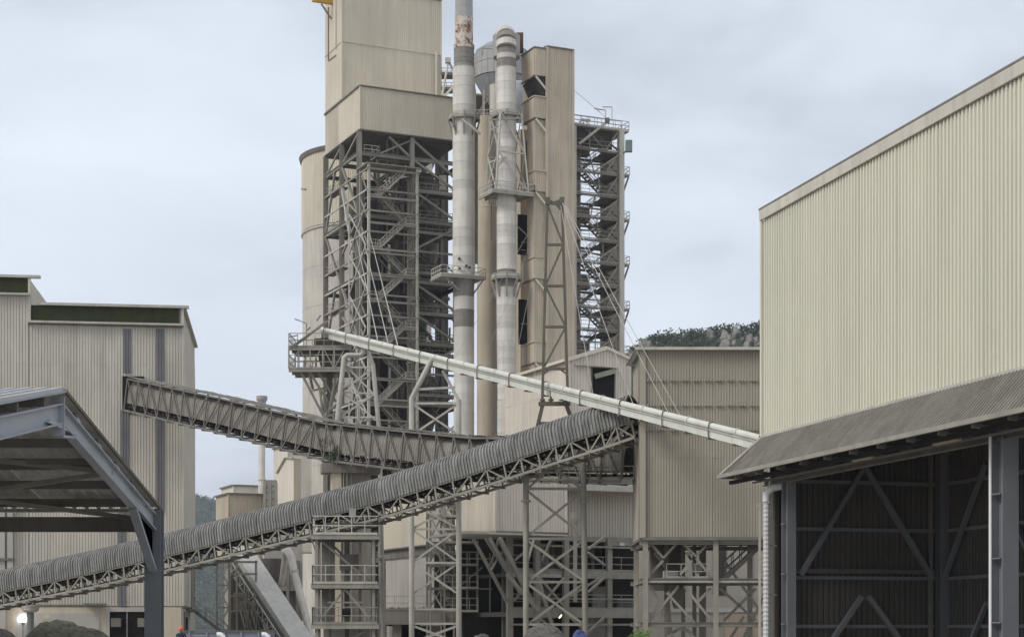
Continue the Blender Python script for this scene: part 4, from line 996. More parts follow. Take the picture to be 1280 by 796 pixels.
MB().fbox(NF, NF.hv(765, 5)[0], NF.hv(786, 5)[0], 4.2, 6, zA3 + .1, zA3 + 1.1).build('crate_casing', dustd, hb)
MB().fbox(NF, NF.hv(734, 4)[0], NF.hv(760, 4)[0], 4, 5.5, 0, zA3 - .4).build('machine_casing', greyw, hb)
MB().fbox(NF, NF.hv(674, 6)[0], NF.hv(690, 6)[0], 6, 6.4, 0, n0 - .5).build('duct', drumm, hb)
MB().fbox(NF, NF.hv(690, 6)[0], NF.hv(735, 6)[0], 6.5, 7, zA2, n0 - .5).build('inner_screen', dustd, hb)
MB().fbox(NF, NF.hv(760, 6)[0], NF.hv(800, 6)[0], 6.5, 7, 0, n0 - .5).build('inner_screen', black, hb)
lpz = W(699, 772, 131.5); MB().tube([lpz, lpz + Vector((.18, 0, .25))], .05, 6).build('bulb', warmm, hb)
# brown drum and bin tucked beneath the left part
bn = thing('brown_bin', W(614, 785, 140) - UP * 1.7, 'round brown concrete bin in shade below the raking struts', 'bin')
MB().lathe((W(612, 0, 142).x, 142, 0), [(2.2, ZZ(764, 142)), (2.2, ZZ(700, 142)), (1.7, ZZ(676, 142))], 20).build('bin_wall', conc_d, bn, smooth=True)
MB().lathe((W(612, 0, 142).x, 142, 0), [(2.6, 0), (2.6, ZZ(765, 142))], 12).build('base', dustd, bn)
plat = thing('concrete_platform', W(550, 785, 150) - UP * 1.7, 'long dusty concrete platform over a dark void below the chimneys', 'platform')
LPf = Fr(468, 150, 0)
lpw = LPf.hv(645, 0)[0]
MB().fbox(LPf, 0, lpw, 0, 14, ZZ(780, 150), ZZ(762, 150)).build('slab', conc_d, plat)
for px in (480, 497, 545, 590, 618): mem(plat, 'column', LPf.p(LPf.hv(px, 1)[0], 1, 0), LPf.p(LPf.hv(px, 1)[0], 1, ZZ(780, 150)), .7, conc_d)
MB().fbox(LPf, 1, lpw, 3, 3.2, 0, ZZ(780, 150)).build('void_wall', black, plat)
MB().fbox(LPf, LPf.hv(525, 0)[0], LPf.hv(556, 0)[0], -.3, -.01, ZZ(782, 150), ZZ(765, 150)).build('lintel', conc_d, plat)
MB().rail([LPf.p(0, -.05, ZZ(762, 150)), LPf.p(lpw, -.05, ZZ(762, 150))], 1.2, .04, 1.8).build('railing', steel, plat)
rbm = MB()
for k in range(60):
    c = LPf.p(random.uniform(.3, 4.5), random.uniform(.2, .8), ZZ(762, 150)); r = random.uniform(.08, .28)
    rbm.lathe((c.x, c.y, 0), [(r, c.z), (r * .8, c.z + r * .6), (r * .2, c.z + r)], 5)
rbm.build('rubble', rockg, None, label='loose pale rubble scattered along the edge of the concrete platform', cat='rubble', kind='stuff')
bp = MB(); bp.tube([W(597, 740, 148), W(597, 772, 148), W(600, 782, 148), W(606, 785, 148), W(640, 785, 148)], .22, 8); 
bo = bp.build('bent_pipe', steel, None, label='bent dark grey pipe turning a corner below the brown bin', cat='pipe', smooth=True)

# ------------------------------------------------------------------ slender stair frame left of the raking struts
SF = Fr(538, 136, 10)
sf = thing('stair_frame', SF.p(1, .8, 0), 'slender braced stair frame below the conveyors, just left of the hopper block', 'stair tower')
sw = SF.hv(572, 0)[0]
for u in (0, sw * .52, sw):
    for v in (0, 2.0): mem(sf, 'column', SF.p(u, v, 0), SF.p(u, v, ZZ(606, 136)), .15, steel, .15)
ys = [612, 645, 678, 706, 735, 764]
for k, y in enumerate(ys):
    z = ZZ(y, 136)
    for v in (0, 2.0): mem(sf, 'tie', SF.p(-.1, v, z), SF.p(sw + .1, v, z), .12, steel, .16)
    MB().rail([SF.p(sw * .5, -.05, z), SF.p(sw + 1.6, -.05, z)], 1.05, .05, .7).build('railing', steel_l, sf)
    mem(sf, 'landing', SF.p(sw * .5, .9, z - .05), SF.p(sw + 1.6, .9, z - .05), 1.7, steel_d, .07)
    if k < len(ys) - 1:
        zn = ZZ(ys[k + 1], 136)
        mem(sf, 'brace', SF.p(0, 0, z), SF.p(sw * .52, 0, zn), .1, steel_l); mem(sf, 'brace', SF.p(0, 2, zn), SF.p(sw * .52, 2, z), .1, steel)
        MB().stair(SF.p(sw, .3, zn), SF.p(sw * .4, .3, z), SF.ev, .8, t=.05).build('stair_flight', steel, sf)
for u, w_ in ((sw + .8, .16), (sw + 1.6, .16), (sw + 2.6, .12)): mem(sf, 'outer_column', SF.p(u, .4, ZZ(764, 136)), SF.p(u, .4, ZZ(690, 136)), w_, steel)
for y in (697, 735): mem(sf, 'outer_tie', SF.p(sw, .4, ZZ(y, 136)), SF.p(sw + 2.8, .4, ZZ(y, 136)), .12, steel)
mem(sf, 'outer_brace', SF.p(sw, .4, ZZ(735, 136)), SF.p(sw + 2, .4, ZZ(708, 136)), .12, steel)
MB().fbox(SF, sw * .4, sw + 3.6, 4, 4.3, ZZ(764, 136), ZZ(690, 136)).build('rear_panel', innerd, sf)

# cream block hanging left of the trestle
KF = Fr(540, 176, 24.4)
kb = thing('hanging_block', KF.p(2, 2, 0), 'cream block with dark underside behind the left trestle leg', 'building')
kv = KF.hu(475, 0)[0]; k0 = ZZ(680, 176); k1 = ZZ(598, 176)
cladbox(kb, KF, 0, 2.0, 0, kv, k0, k1, cream, 'fl', .3, .03, 1.4)
MB().fbox(KF, .1, 1.9, -.2, kv, k0 - 1.0, k0 - .1).build('underside', steel_d, kb)
MB().fbox(KF, .3, 1.8, 0, kv - 1.0, 0, k0 - 1.0).build('lower_wall', conc, kb)

# ================================================================== PREHEATER TOWER
A = Fr(449, 250, 24.4)
ph = thing('preheater_tower', A.p(8, 7, 0), 'tallest tower: cream cladding above an open lattice steel frame with stairs', 'tower')
za = ZZ(163, 250); zb = ZZ(109, 250); zc2 = ZZ(-18, A.D(0, 7.4))
uR = A.hv(577, -.5)[0]; uR2 = A.hv(551, 7.4)[0]
cladbox(ph, A, 0, uR, -.5, 15.2, za, zb, cream, 'fl', .32, .05, 1.6)
cladbox(ph, A, 0, uR2, 7.4, 15.2, zb + .12, zc2, cream, 'fl', .32, .05, 1.6, (ZZ(53, 257), ), core='tower_wall')
clad(ph, A.p(0.0, 15.2, 0), -A.ev, 7.8, za, zb + .3, cream, .32, .05, 1.6)
z7 = ZZ(53, 257)
mem(ph, 'seam_trim', A.p(-.1, 7.25, z7), A.p(uR2, 7.25, z7), .1, cream, .05); mem(ph, 'seam_trim', A.p(-.1, 15.2, z7), A.p(-.1, 7.3, z7), .1, cream, .05)
mem(ph, 'seam_trim', A.p(-.1, 15.2, zb + .3), A.p(-.1, 7.3, zb + .3), .1, steel, .1)
# hoist door and yellow hoist beam
d0 = A.hu(411.5, 0)[0]; d1 = A.hu(421, 0)[0]
mem(ph, 'door_rail', A.p(-.14, d0, ZZ(76, 262)), A.p(-.14, d0, ZZ(9, 262)), .12, steel_d, .2); mem(ph, 'door_rail', A.p(-.14, d0, ZZ(76, 262)), A.p(-.14, d1, ZZ(72, 260)), .1, steel)
mem(ph, 'door_rail', A.p(-.12, d1, ZZ(70, 262)), A.p(-.12, d1, ZZ(0, 262)), .08, steel)
hz = ZZ(5, 262); hv_ = (d0 + d1) / 2
mem(ph, 'hoist_beam', A.p(-3.2, hv_, hz - .3), A.p(.2, hv_, hz - .3), .5, yellow, .7); mem(ph, 'hoist_beam_web', A.p(-3.2, hv_, hz + .3), A.p(.2, hv_, hz + .3), .5, steel_d, .4)
mem(ph, 'hoist_strut', A.p(-1.8, hv_, hz - .8), A.p(-.1, hv_ + .5, hz - 2.6), .2, steel)
mem(ph, 'vent_pipe', A.p(A.hv(545.5, 7)[0], 7.0, ZZ(118, 257)), A.p(A.hv(545.5, 7)[0], 7.0, ZZ(50, 257)), .35, cream2, shape='tube')
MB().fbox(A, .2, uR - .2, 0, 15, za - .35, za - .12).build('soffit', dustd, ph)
# main frame
US = [0, 7.2, A.hv(521, 0)[0] + 2.2, 15.8]; US = [0, 8.0, 15.8]; VS = [0, 7.6, 15.0]
for u in US:
    for v in VS: mem(ph, 'column', A.p(u, v, 0), A.p(u, v, za - .1), .62, steel if v < 8 and u < 14 or u == 0 else steel_d, .62, shape='I', up=A.ev)
mains = [za - 3.2, za - 12, za - 20.8, za - 29.6, za - 38.4, za - 47.2, za - 56]
for i, z in enumerate(mains):
    for v in VS:
        for a, b_ in zip(US, US[1:]): mem(ph, 'main_beam', A.p(a, v, z), A.p(b_, v, z), .38, steel if v == 0 else dustd, .55, shape='I')
    for u in US:
        for a, b_ in zip(VS, VS[1:]): mem(ph, 'main_beam', A.p(u, a, z), A.p(u, b_, z), .38, steel if u == 0 else dustd, .55, shape='I')
    if i:
        MB().fbox(A, 2.2, 15.6, 1.0, 14.8, z + .3, z + .5).build('floor_grating', dustd, ph)
        MB().rail([A.p(8.2, .3, z + .5), A.p(15.7, .3, z + .5)], 1.1, .07, 1.2).build('railing', steel, ph)
    # half-storey ties
    if i:
        mem(ph, 'tie_beam', A.p(8, 0, z + 4.4), A.p(15.8, 0, z + 4.4), .26, steel, .3)
        a0, a1 = (8.0, 15.8)
        mem(ph, 'brace', A.p(a1, 0, z), A.p(a0, 0, z + 4.4) if i % 2 else A.p(a0, 0, z - 0), .3, steel); mem(ph, 'brace', A.p(a0, 0, z + 4.4), A.p(a1, 0, z + 8.8), .3, steel) if i % 2 == 0 else mem(ph, 'brace', A.p(a0, 0, z + 8.8), A.p(a1, 0, z + 4.4), .3, steel)
        # left face chevrons
        mem(ph, 'brace', A.p(0, 15, z), A.p(0, 10.6 if i % 2 else 15, z + 8.8), .3, steel); mem(ph, 'brace', A.p(0, 15, z + 8.8), A.p(0, 7.6, z), .3, steel) if i % 2 == 0 else mem(ph, 'brace', A.p(0, 7.6, z + 8.8), A.p(0, 0, z), .34, steel)
        mem(ph, 'brace', A.p(0, 7.6, z + 4.4), A.p(0, 0, z + 8.8 if i % 2 == 0 else z), .26, steel)
        mem(ph, 'inner_brace', A.p(8, 7.6, z), A.p(15.8, 7.6, z + 8.8), .36, dustd); mem(ph, 'inner_brace', A.p(8, 7.6, z + 8.8), A.p(15.8, 7.6, z), .36, dustd)
mem(ph, 'brace', A.p(8, 0, za - 3.2), A.p(4.5, 0, za - .4), .3, steel); mem(ph, 'brace', A.p(8, 0, za - .4), A.p(15.8, 0, za - 6), .34, steel); mem(ph, 'brace', A.p(3, 0, za - 3.0), A.p(8, 0, za - .5), .22, steel)
mem(ph, 'brace', A.p(0, 15, za - 3.2), A.p(0, 7.6, za - .2), .22, steel); mem(ph, 'brace', A.p(0, 7.6, za - 3.2), A.p(0, .2, za - .2), .22, steel)
mem(ph, 'brace', A.p(0, 7.6, za - 6), A.p(0, 2.5, za - 17), .42, steel_l)
for (u, v) in ((4.7, 1.2), (5.6, 1.2), (6.3, 1.2)): mem(ph, 'riser_pipe', A.p(u, v, za - 14), A.p(u, v, za - .3), .4, steel_d, shape='tube')
MB().rail([A.p(.8, .2, za - 3), A.p(3.2, .2, za - 3), A.p(3.2, 4, za - 3)], 1.1, .09, 1.1).build('railing', steel_l, ph)
# stair tower in front of the frame
sz0 = ZZ(204, 246); SU = 7.25; SV = -4.0
for (u, v) in ((0, SV), (SU, SV), (0, -.6), (SU, -.6)): mem(ph, 'stair_column', A.p(u, v, 0), A.p(u, v, sz0), .34, steel_l if v == SV else steel, .34, shape='tube' if False else 'box', up=A.ev)
mem(ph, 'stair_roof', A.p(-.4, SV / 2, sz0 + .1), A.p(SU + .5, SV / 2, sz0 + .1), 4.6, steel, .14)
z = sz0 - .6; k = 0
while z > 8:
    for a, b_ in (((-.35, SV), (SU + .4, SV)), ((SU, SV - .3), (SU, .2))):
        mem(ph, 'stair_tie', A.p(*a, z), A.p(*b_, z), .2, steel, .24)
    mem(ph, 'long_tie', A.p(-.15, SV - .4, z), A.p(-.15, 15.6, z), .16, steel_l if k % 2 else steel, .22)
    z -= 2.93; k += 1
z = sz0 - 4.2; k = 0
while z > 6:
    for a in (((.2, SU * .0 + .2),)): pass
    ux = .3 if k % 2 == 0 else SU - 1.6
    dk = MB().fbox(A, ux, ux + 1.5, SV + .2, -.9, z - .1, z).build('landing', steel, ph)
    MB().rail([A.p(ux, SV + .15, z), A.p(ux + 1.5, SV + .15, z)], 1.05, .07, .8).build('railing', steel_l, dk)
    if k % 2 == 0: MB().stair(A.p(1.8, SV + .3, z), A.p(SU - 1.6, SV + .3, z + 3.65), A.ev, 1.1, t=.09, tread=.07).build('stair_flight', steel_l, ph)
    else: MB().stair(A.p(SU - 1.6, SV + .5, z), A.p(1.8, SV + .5, z + 3.65), A.ev, 1.1, t=.09, tread=.07).build('stair_flight', steel, ph)
    mem(ph, 'stair_tie', A.p(0, SV, z - .3), A.p(SU, SV, z - .3), .2, steel, .3)
    mem(ph, 'stair_brace', A.p(0, SV, z), A.p(0, -.6, z + 3.65), .16, steel); mem(ph, 'stair_brace', A.p(SU, -.6, z), A.p(SU, SV, z + 3.65), .16, steel)
    z -= 3.65; k += 1
# light lattice on the left of the stairs, lower down
for z in [za - 17 - 5.8 * k for k in range(9)]:
    mem(ph, 'lattice', A.p(-.3, 3.5, z), A.p(-.3, -3.6, z + 5.8), .16, steel_l); mem(ph, 'lattice', A.p(-.3, -3.6, z), A.p(-.3, 3.5, z + 5.8), .16, steel_l)
mem(ph, 'lattice_post', A.p(-.3, 3.5, 5), A.p(-.3, 3.5, za - 12), .2, steel_l); mem(ph, 'lattice_post', A.p(.0, 1.5, 5), A.p(.0, 1.5, za - 14), .16, steel)
# cyclones, ducts and shaft inside the frame
def cyc(u, v, zt, r, h):
    c = A.p(u, v, 0)
    MB().lathe((c.x, c.y), [(r * .28, zt - h * 1.0), (r * .95, zt - h * .45), (r, zt - h * .42), (r, zt), (r * .4, zt + .4)], 20).build('cyclone', dustd, ph, smooth=True)
cyc(12, 8, mains[0] - 1, 3.0, 13); cyc(4.5, 9, mains[1] + 4, 2.8, 12); cyc(12, 9, mains[2] + 5, 3.0, 13); cyc(4.8, 9, mains[3] + 4, 3.0, 13); cyc(12, 8, mains[4] + 5, 3.0, 13); cyc(5, 9, mains[5] + 3, 3.0, 11)
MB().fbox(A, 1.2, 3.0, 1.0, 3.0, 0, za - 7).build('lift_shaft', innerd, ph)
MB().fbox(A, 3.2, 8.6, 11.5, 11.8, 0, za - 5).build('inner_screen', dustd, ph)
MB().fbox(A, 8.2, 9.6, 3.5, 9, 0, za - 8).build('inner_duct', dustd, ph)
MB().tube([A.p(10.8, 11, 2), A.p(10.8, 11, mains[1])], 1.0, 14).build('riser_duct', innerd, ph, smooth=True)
MB().tube([A.p(6.8, 3.0, 4), A.p(6.8, 3.0, mains[1])], .55, 12).build('riser_duct', dustd, ph, smooth=True)
MB().tube([A.p(3.6, 2.2, 8), A.p(3.6, 2.2, mains[0])], .3, 8).build('riser_duct', steel_d, ph, smooth=True)
mem(ph, 'inner_duct', A.p(3, 6, mains[1]), A.p(12, 6, mains[0] - 2), 1.5, dustd, shape='tube'); mem(ph, 'inner_duct', A.p(12, 6, mains[3]), A.p(5, 6, mains[2]), 1.4, dustd, shape='tube'); mem(ph, 'inner_duct', A.p(5, 6, mains[5]), A.p(12, 6, mains[4]), 1.4, dustd, shape='tube')
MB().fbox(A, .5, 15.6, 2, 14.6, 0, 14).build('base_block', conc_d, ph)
# side gear near the top between the cladding and the chimney
tg = [(553, 118), (559, 76)]
mem(ph, 'vent_pipe', W(553, 119, 262), W(560, 78, 262), .34, cream2, shape='tube'); MB().beam(W(560, 79, 262), W(560, 73, 262), .8, .8).build('vent_head', steel_l, ph)
mem(ph, 'vent_pipe', W(561, 78, 262), W(568, 90, 262), .3, steel, shape='tube')
for y in (95, 113): MB().beam(W(552, y, 264), W(572, y, 264), 2.2, .4).build('top_deck', steel_d, ph)
for y in (87, 105): MB().rail([W(552, y + 6, 263), W(570, y + 6, 263)], .9, .08, .7).build('railing', steel, ph)
mem(ph, 'top_brace', W(555, 121, 262), W(567, 108, 262), .3, cream2)

# dense secondary steel inside the lattice: pipes, ledger beams, hangers, small decks and rails
rnd = random.Random(11)
for k in range(90):
    z = rnd.uniform(12, za - 3); v = rnd.choice((.9, 1.8, 3.2, 5.2, 7.6)); u0 = rnd.uniform(.6, 11); u1 = min(15.4, u0 + rnd.uniform(2.5, 6))
    mem(ph, 'ledger_beam', A.p(u0, v, z), A.p(u1, v, z), .16, rnd.choice((steel, steel_d, steel_d)), .22)
for k in range(46):
    u = rnd.uniform(.6, 15.2); v = rnd.choice((.6, 1.2, 2.6, 5)); z = rnd.uniform(10, za - 10)
    mem(ph, 'hanger', A.p(u, v, z), A.p(u, v, min(za - .4, z + rnd.uniform(4, 12))), rnd.choice((.12, .16, .3)), rnd.choice((steel, steel_d)), shape='tube')
for k in range(60):
    u = rnd.choice((.4, 3, 8.3, 9.5, 12)); v = rnd.choice((.5, 1.4, 4)); z = rnd.uniform(10, za - 7); s_ = rnd.choice((-1, 1)); du = rnd.uniform(2, 3.6)
    mem(ph, 'inner_brace', A.p(u, v, z + (s_ < 0) * 3), A.p(min(u + du, 15.6), v, z + (s_ > 0) * 3), .15, rnd.choice((steel, steel_d)))
for k in range(9):
    z = za - 7.6 - 5.86 * k
    dk = MB().fbox(A, 8.2, 15.4, .2, 3.2, z - .1, z).build('walkway', dustd, ph)
    MB().rail([A.p(8.2, .15, z), A.p(15.4, .15, z)], 1.1, .07, 1.1).build('railing', steel, dk)
    MB().rail([A.p(-.1, 15, z + 1.4), A.p(-.1, 8, z + 1.4)], 1.1, .07, 1.2).build('railing', steel, ph)
    MB().fbox(A, 0, 1.2, 7.8, 14.8, z + 1.3, z + 1.4).build('walkway', steel_d, ph)
    mem(ph, 'ledger_beam', A.p(8, 0, z - .2), A.p(15.8, 0, z - .2), .2, steel, .26)
for k in range(5):
    z = za - 16 - 9 * k; c = A.p(rnd.uniform(9, 13), 3.5, z)
    MB().lathe((c.x, c.y), [(.4, z - 1.2), (.9, z), (.9, z + 1.8), (.3, z + 2.2)], 12).build('vessel', steel, ph, smooth=True)
mem(ph, 'white_cabinet', A.p(13.2, 1.0, za - 4.8), A.p(13.2, 1.0, za - 7), 1.0, cream, .6)

# ------------------------------------------------------------------ silo behind
sl_ = thing('concrete_silo', W(459, 785, 288) - UP * 1.7, 'pale round concrete silo with cream cladding on top, behind the lattice tower', 'silo')
sc_ = W(459, 0, 288)
MB().lathe((sc_.x, sc_.y), [(10.5, 0), (10.5, ZZ(283, 279)), (10.75, ZZ(282, 279)), (10.75, ZZ(280, 279) )], 64).build('silo_wall', conc, sl_, smooth=True)
for y in (330, 380, 430, 480, 530, 580): MB().lathe((sc_.x, sc_.y), [(10.52, ZZ(y, 279)), (10.54, ZZ(y, 279) + .12)], 64).build('pour_joint', conc, sl_)
B = Fr(377.5, 281, 24.4)
MB().lathe((sc_.x, sc_.y), [(10.6, ZZ(279, 279)), (10.6, ZZ(199, 279)), (6, ZZ(190, 279))], 64).build('top_cladding', cream, sl_, smooth=True)
for k in range(48):
    a = math.pi * (1.0 + k / 48 * 1.0); c = Vector((sc_.x + 10.62 * math.cos(a), sc_.y + 10.62 * math.sin(a), 0)); t = Vector((-math.sin(a), math.cos(a), 0))
    clad(sl_, c, t, math.pi * 10.62 / 48, ZZ(279, 279), ZZ(193.5, 279) + 1.0, cream, .35, .04, .7)
MB().lathe((sc_.x, sc_.y), [(10.9, ZZ(197, 279) + 1.2), (11.1, ZZ(192, 279) + 1.2), (2, ZZ(176, 279) + 1)], 64).build('roof', steel_d, sl_)
mem(sl_, 'spout', W(377, 236, 279), W(382, 237, 278), .3, steel, shape='tube')
rs = thing('riser_stack', W(552, 785, 274) - UP * 1.7, 'dark vertical riser column seen between the silo and first chimney', 'column')
MB().tube([Vector((W(552, 0, 276).x, 276, 0)), W(552, 180, 276)], 1.05, 20).build('riser_duct', innerd, rs, smooth=True)
for y in (300, 375, 430, 500): MB().lathe((W(552, 0, 276).x, 276), [(1.3, ZZ(y, 276)), (1.3, ZZ(y - 3, 276))], 16).build('collar', dustd, rs)

# ------------------------------------------------------------------ chimneys
def rings(root, cx, D, segs, name='shell_ring'):
    """segs: (y_bottom, y_top, r_bottom, r_top, ring height px, material)"""
    c = W(cx, 0, D); cache = {}
    for (yb, yt, rb, rt, hp_, m) in segs:
        n = max(1, round((yb - yt) / hp_))
        for i in range(n):
            t0, t1 = i / n, (i + 1) / n; z0, z1 = ZZ(yb + (yt - yb) * t0, D), ZZ(yb + (yt - yb) * t1, D); r0 = rb + (rt - rb) * t0; r1 = rb + (rt - rb) * t1
            h = z1 - z0; k = (m.name, round(r0, 2), round(r1, 2), round(h, 3))
            if k not in cache:
                me = bpy.data.meshes.new(name); b_ = MB(); b_.lathe((0, 0), [(r0, 0), (r1, h - .1), (r1 + .022, h - .1), (r1 + .022, h - .002)], 28)
                me.from_pydata([tuple(v) for v in b_.v], [], b_.f); me.materials.append(m); cache[k] = me
                me.polygons.foreach_set('use_smooth', [True] * len(me.polygons)); me.set_sharp_from_angle(angle=math.radians(38))
            place(name, cache[k], root, Matrix.Translation((c.x, c.y, z0)) @ Matrix.Rotation(random.uniform(0, 6), 4, 'Z'))
def ring_deck(root, cx, D, y, ro, ri, oct_=True, legs=True, hh=1.1, tilt=0):
    c = W(cx, 0, D); z = ZZ(y, D); n = 8; P = [Vector((c.x + ro * math.cos(math.radians(24 + 45 * k + 22.5)), c.y + ro * math.sin(math.radians(24 + 45 * k + 22.5)), z)) for k in range(n)]
    Q = [Vector((c.x + ri * math.cos(math.radians(24 + 45 * k + 22.5)), c.y + ri * math.sin(math.radians(24 + 45 * k + 22.5)), z)) for k in range(n)]
    b_ = MB()
    for k in range(n):
        a, d, e, f = P[k], P[(k + 1) % n], Q[(k + 1) % n], Q[k]
        b_.hexa([p - UP * .12 for p in (a, d, e, f)] + [a, d, e, f])
    dk = b_.build('deck', steel, root)
    for k in range(n): mem(root, 'deck_beam', P[k] - UP * .22, P[(k + 1) % n] - UP * .22, .14, steel, .36)
    MB().rail(P + [P[0]], hh, .07, .9).build('railing', steel_l, dk)
    if legs:
        for k in range(n): mem(root, 'bracket', P[k] - UP * .3, Vector((c.x, c.y, z - 2.6)) + (P[k] - Vector((c.x, c.y, z))).normalized() * (ri * .95), .22, steel)
r1 = 14.2 * 236 / F; r2 = 12.8 * 236 / F
st1 = thing('tall_chimney', W(580, 785, 236) - UP * 1.7, 'tall slim chimney of banded pale shells with a rusty patch near its top', 'chimney')
bel = [shell_g]
rings(st1, 580, 236, [(790, 610, r2, r2, 12, shell), (610, 410, r2, r2, 12, shell), (410, 388, r2, r2, 22, shell_g), (388, 372, r2, r2, 16, shell), (372, 357, r2, r2, 15, shell_g), (357, 345, r2, r1, 12, shell_g)])
rings(st1, 580, 236, [(345, 86, r1, r1, 12, shell), (86, 80, r1 * .98, 12.3 * 236 / F, 6, shell_g), (80, 62, 12.6 * 236 / F, 12.6 * 236 / F, 6, shell_g), (62, 57, 12.9 * 236 / F, 12.9 * 236 / F, 5, rust),
                      (57, 23, 11.3 * 236 / F, 11.3 * 236 / F, 34, rust), (23, -5, 11 * 236 / F, 11 * 236 / F, 14, shell_t), (-5, -60, 10.8 * 236 / F, 10.6 * 236 / F, 14, shell_t)])
ring_deck(st1, 580, 236, 147, 2.1, 1.55, hh=.4); 
c_ = W(580, 0, 236)
dk = MB().fbox(Fr(571, 236, 24.4), -2.9, 3.4, -1.9, 1.9, ZZ(349, 236), ZZ(347, 236)).build('deck', steel, st1)
ff = Fr(571, 236, 24.4); zd = ZZ(347, 236)
MB().rail([ff.p(-2.9, 1.9, zd), ff.p(-2.9, -1.9, zd), ff.p(3.4, -1.9, zd), ff.p(3.4, 1.9, zd)], 1.15, .08, .8).build('railing', steel_l, dk)
for u in (-2.5, 3.2): mem(st1, 'bracket', ff.p(u, -1.6, zd - .3), ff.p(.9 + (u > 0) * .8, -1, zd - 2.6), .2, steel)
mem(st1, 'deck_beam', ff.p(-2.9, -1.95, zd - .25), ff.p(3.4, -1.95, zd - .25), .2, steel, .34); mem(st1, 'deck_beam', ff.p(-2.95, -1.9, zd - .25), ff.p(-2.95, 1.9, zd - .25), .2, steel, .34)
for (px, y) in ((574, 322), (583, 331), (587, 333), (574, 334)): MB().beam(W(px, y, 234.4), W(px, y + 2.5, 234.4), .3, .3).build('port', innerd, st1)
mem(st1, 'strut', W(577, 149, 233.5), W(601, 168, 234), .3, steel_l); mem(st1, 'strut', W(566, 158, 234), W(563, 152, 236), .2, steel)
mem(st1, 'ladder', W(595, 330, 236), W(595, 160, 236), .5, steel_d, .2)

r3 = 15 * 232 / F
st2 = thing('goosenecked_duct', W(633, 785, 232) - UP * 1.7, 'large pale banded duct with a bent gooseneck top, right of the tall chimney', 'duct')
rd = 12.2 * 232 / F
rings(st2, 633, 232, [(760, 500, 10.5 * 232 / F, 10.8 * 232 / F, 8, shell), (500, 360, 11.2 * 232 / F, 12.6 * 232 / F, 7.5, shell), (338, 250, rd, rd, 8, shell), (250, 140, rd, rd, 9, shell), (140, 86, rd * 1.04, rd, 9, shell), (86, 75, rd, rd, 6, shell_g), (75, 69, rd, rd, 6, shell), (69, 62, rd * .9, rd * .9, 7, shell_g), (360, 338, 11 * 232 / F, 12 * 232 / F, 5, shell_g)])
c_ = W(633, 0, 232)
# gooseneck: elbow made of mitred shells bending away from the camera
zt0 = ZZ(61, 232); el = []
for k in range(6):
    a = math.radians(k * 19); R0 = 2.4
    el.append(Vector((c_.x - R0 * .10 * (1 - math.cos(a)), c_.y + R0 * (1 - math.cos(a)) * 1.3, zt0 + .1 + R0 * 1.0 * math.sin(a))))
for k in range(5):
    MB().tube([el[k], el[k].lerp(el[k + 1], 1.02)], [1.32, 1.36 if k != 1 else 1.28], 24).build('elbow_shell', shell if k != 1 else shell_g, st2, smooth=False)
MB().tube([el[-1] - Vector((0, .4, 0)), el[-1] + Vector((0, 5, -1.0)), el[-1] + Vector((0, 7, -5))], 1.3, 20).build('return_duct', shell, st2)
MB().lathe((c_.x, c_.y + 2.2), [(1.8, ZZ(66, 232)), (1.8, ZZ(38, 232))], 10).build('casing', shell_t, st2)
MB().beam(W(650, 65, 236), W(650, 43, 236), .9, 1.4).build('rusty_casing', mat('rusty_brown', (.12, .07, .05), .9, .3, 1), st2)
ring_deck(st2, 633, 232, 144, 1.9, 1.4, hh=.3, legs=False)
ring_deck(st2, 633, 232, 347, 2.0, 1.4, hh=.35)
g = Fr(633, 232, 24.4); zd = ZZ(244, 232)
dk = MB().fbox(g, -2.9, 3.0, -2.3, 2.3, zd - .14, zd).build('deck', steel, st2)
for (a, b_) in (((-2.9, -2.35), (3.0, -2.35)), ((-2.95, -2.3), (-2.95, 2.3)), ((-2, -2.3), (-2, 2.3)), ((1, -2.3), (1, 2.3))): mem(st2, 'deck_beam', g.p(*a, zd - .26), g.p(*b_, zd - .26), .18, steel, .4)
MB().rail([g.p(-2.9, 2.3, zd), g.p(-2.9, -2.3, zd), g.p(3.0, -2.3, zd), g.p(3.0, 2.3, zd)], 1.15, .08, .8).build('railing', steel_l, dk)
zt_1 = ZZ(145, 232)
for su in (-1, 1):
    for sv_ in (-1, 1): mem(st2, 'frame_leg', g.p(su * 2.35, sv_ * 1.9, zd), g.p(su * 1.5, sv_ * 1.5, zt_1), .2, steel_l)
for t0, t1 in ((0, .5), (.5, 1)):
    for sv_ in (-1, 1):
        ha = lambda s_, t: g.p(s_ * (2.35 - .85 * t), sv_ * (1.9 - .4 * t), zd + (zt_1 - zd) * t)
        mem(st2, 'frame_brace', ha(-1, t1), ha(1, t0), .14, steel_l); mem(st2, 'frame_tie', ha(-1, t1), ha(1, t1), .14, steel_l)
        hb_ = lambda s_, t: g.p(sv_ * (2.35 - .85 * t), s_ * (1.9 - .4 * t), zd + (zt_1 - zd) * t)
        mem(st2, 'frame_brace', hb_(-1, t0), hb_(1, t1), .14, steel_l)
        mem(st2, 'frame_brace', hb_(1, t0), hb_(-1, t1), .12, steel_l)
mem(st2, 'frame_leg', W(612, 255, 233), W(612, 146, 233), .22, steel_l); mem(st2, 'strut', W(612, 150, 230), W(653, 148, 230), .2, steel); mem(st2, 'strut', W(611, 164, 231), W(648, 146, 231), .18, steel_l)
mem(st2, 'tie_rod', W(612, 203, 231), W(632, 196, 230.5), .18, steel_l)
mem(st2, 'drop_leg', W(614, 255, 232), W(614, 300, 232), .12, mat('rusty_brown', (.12, .07, .05)))

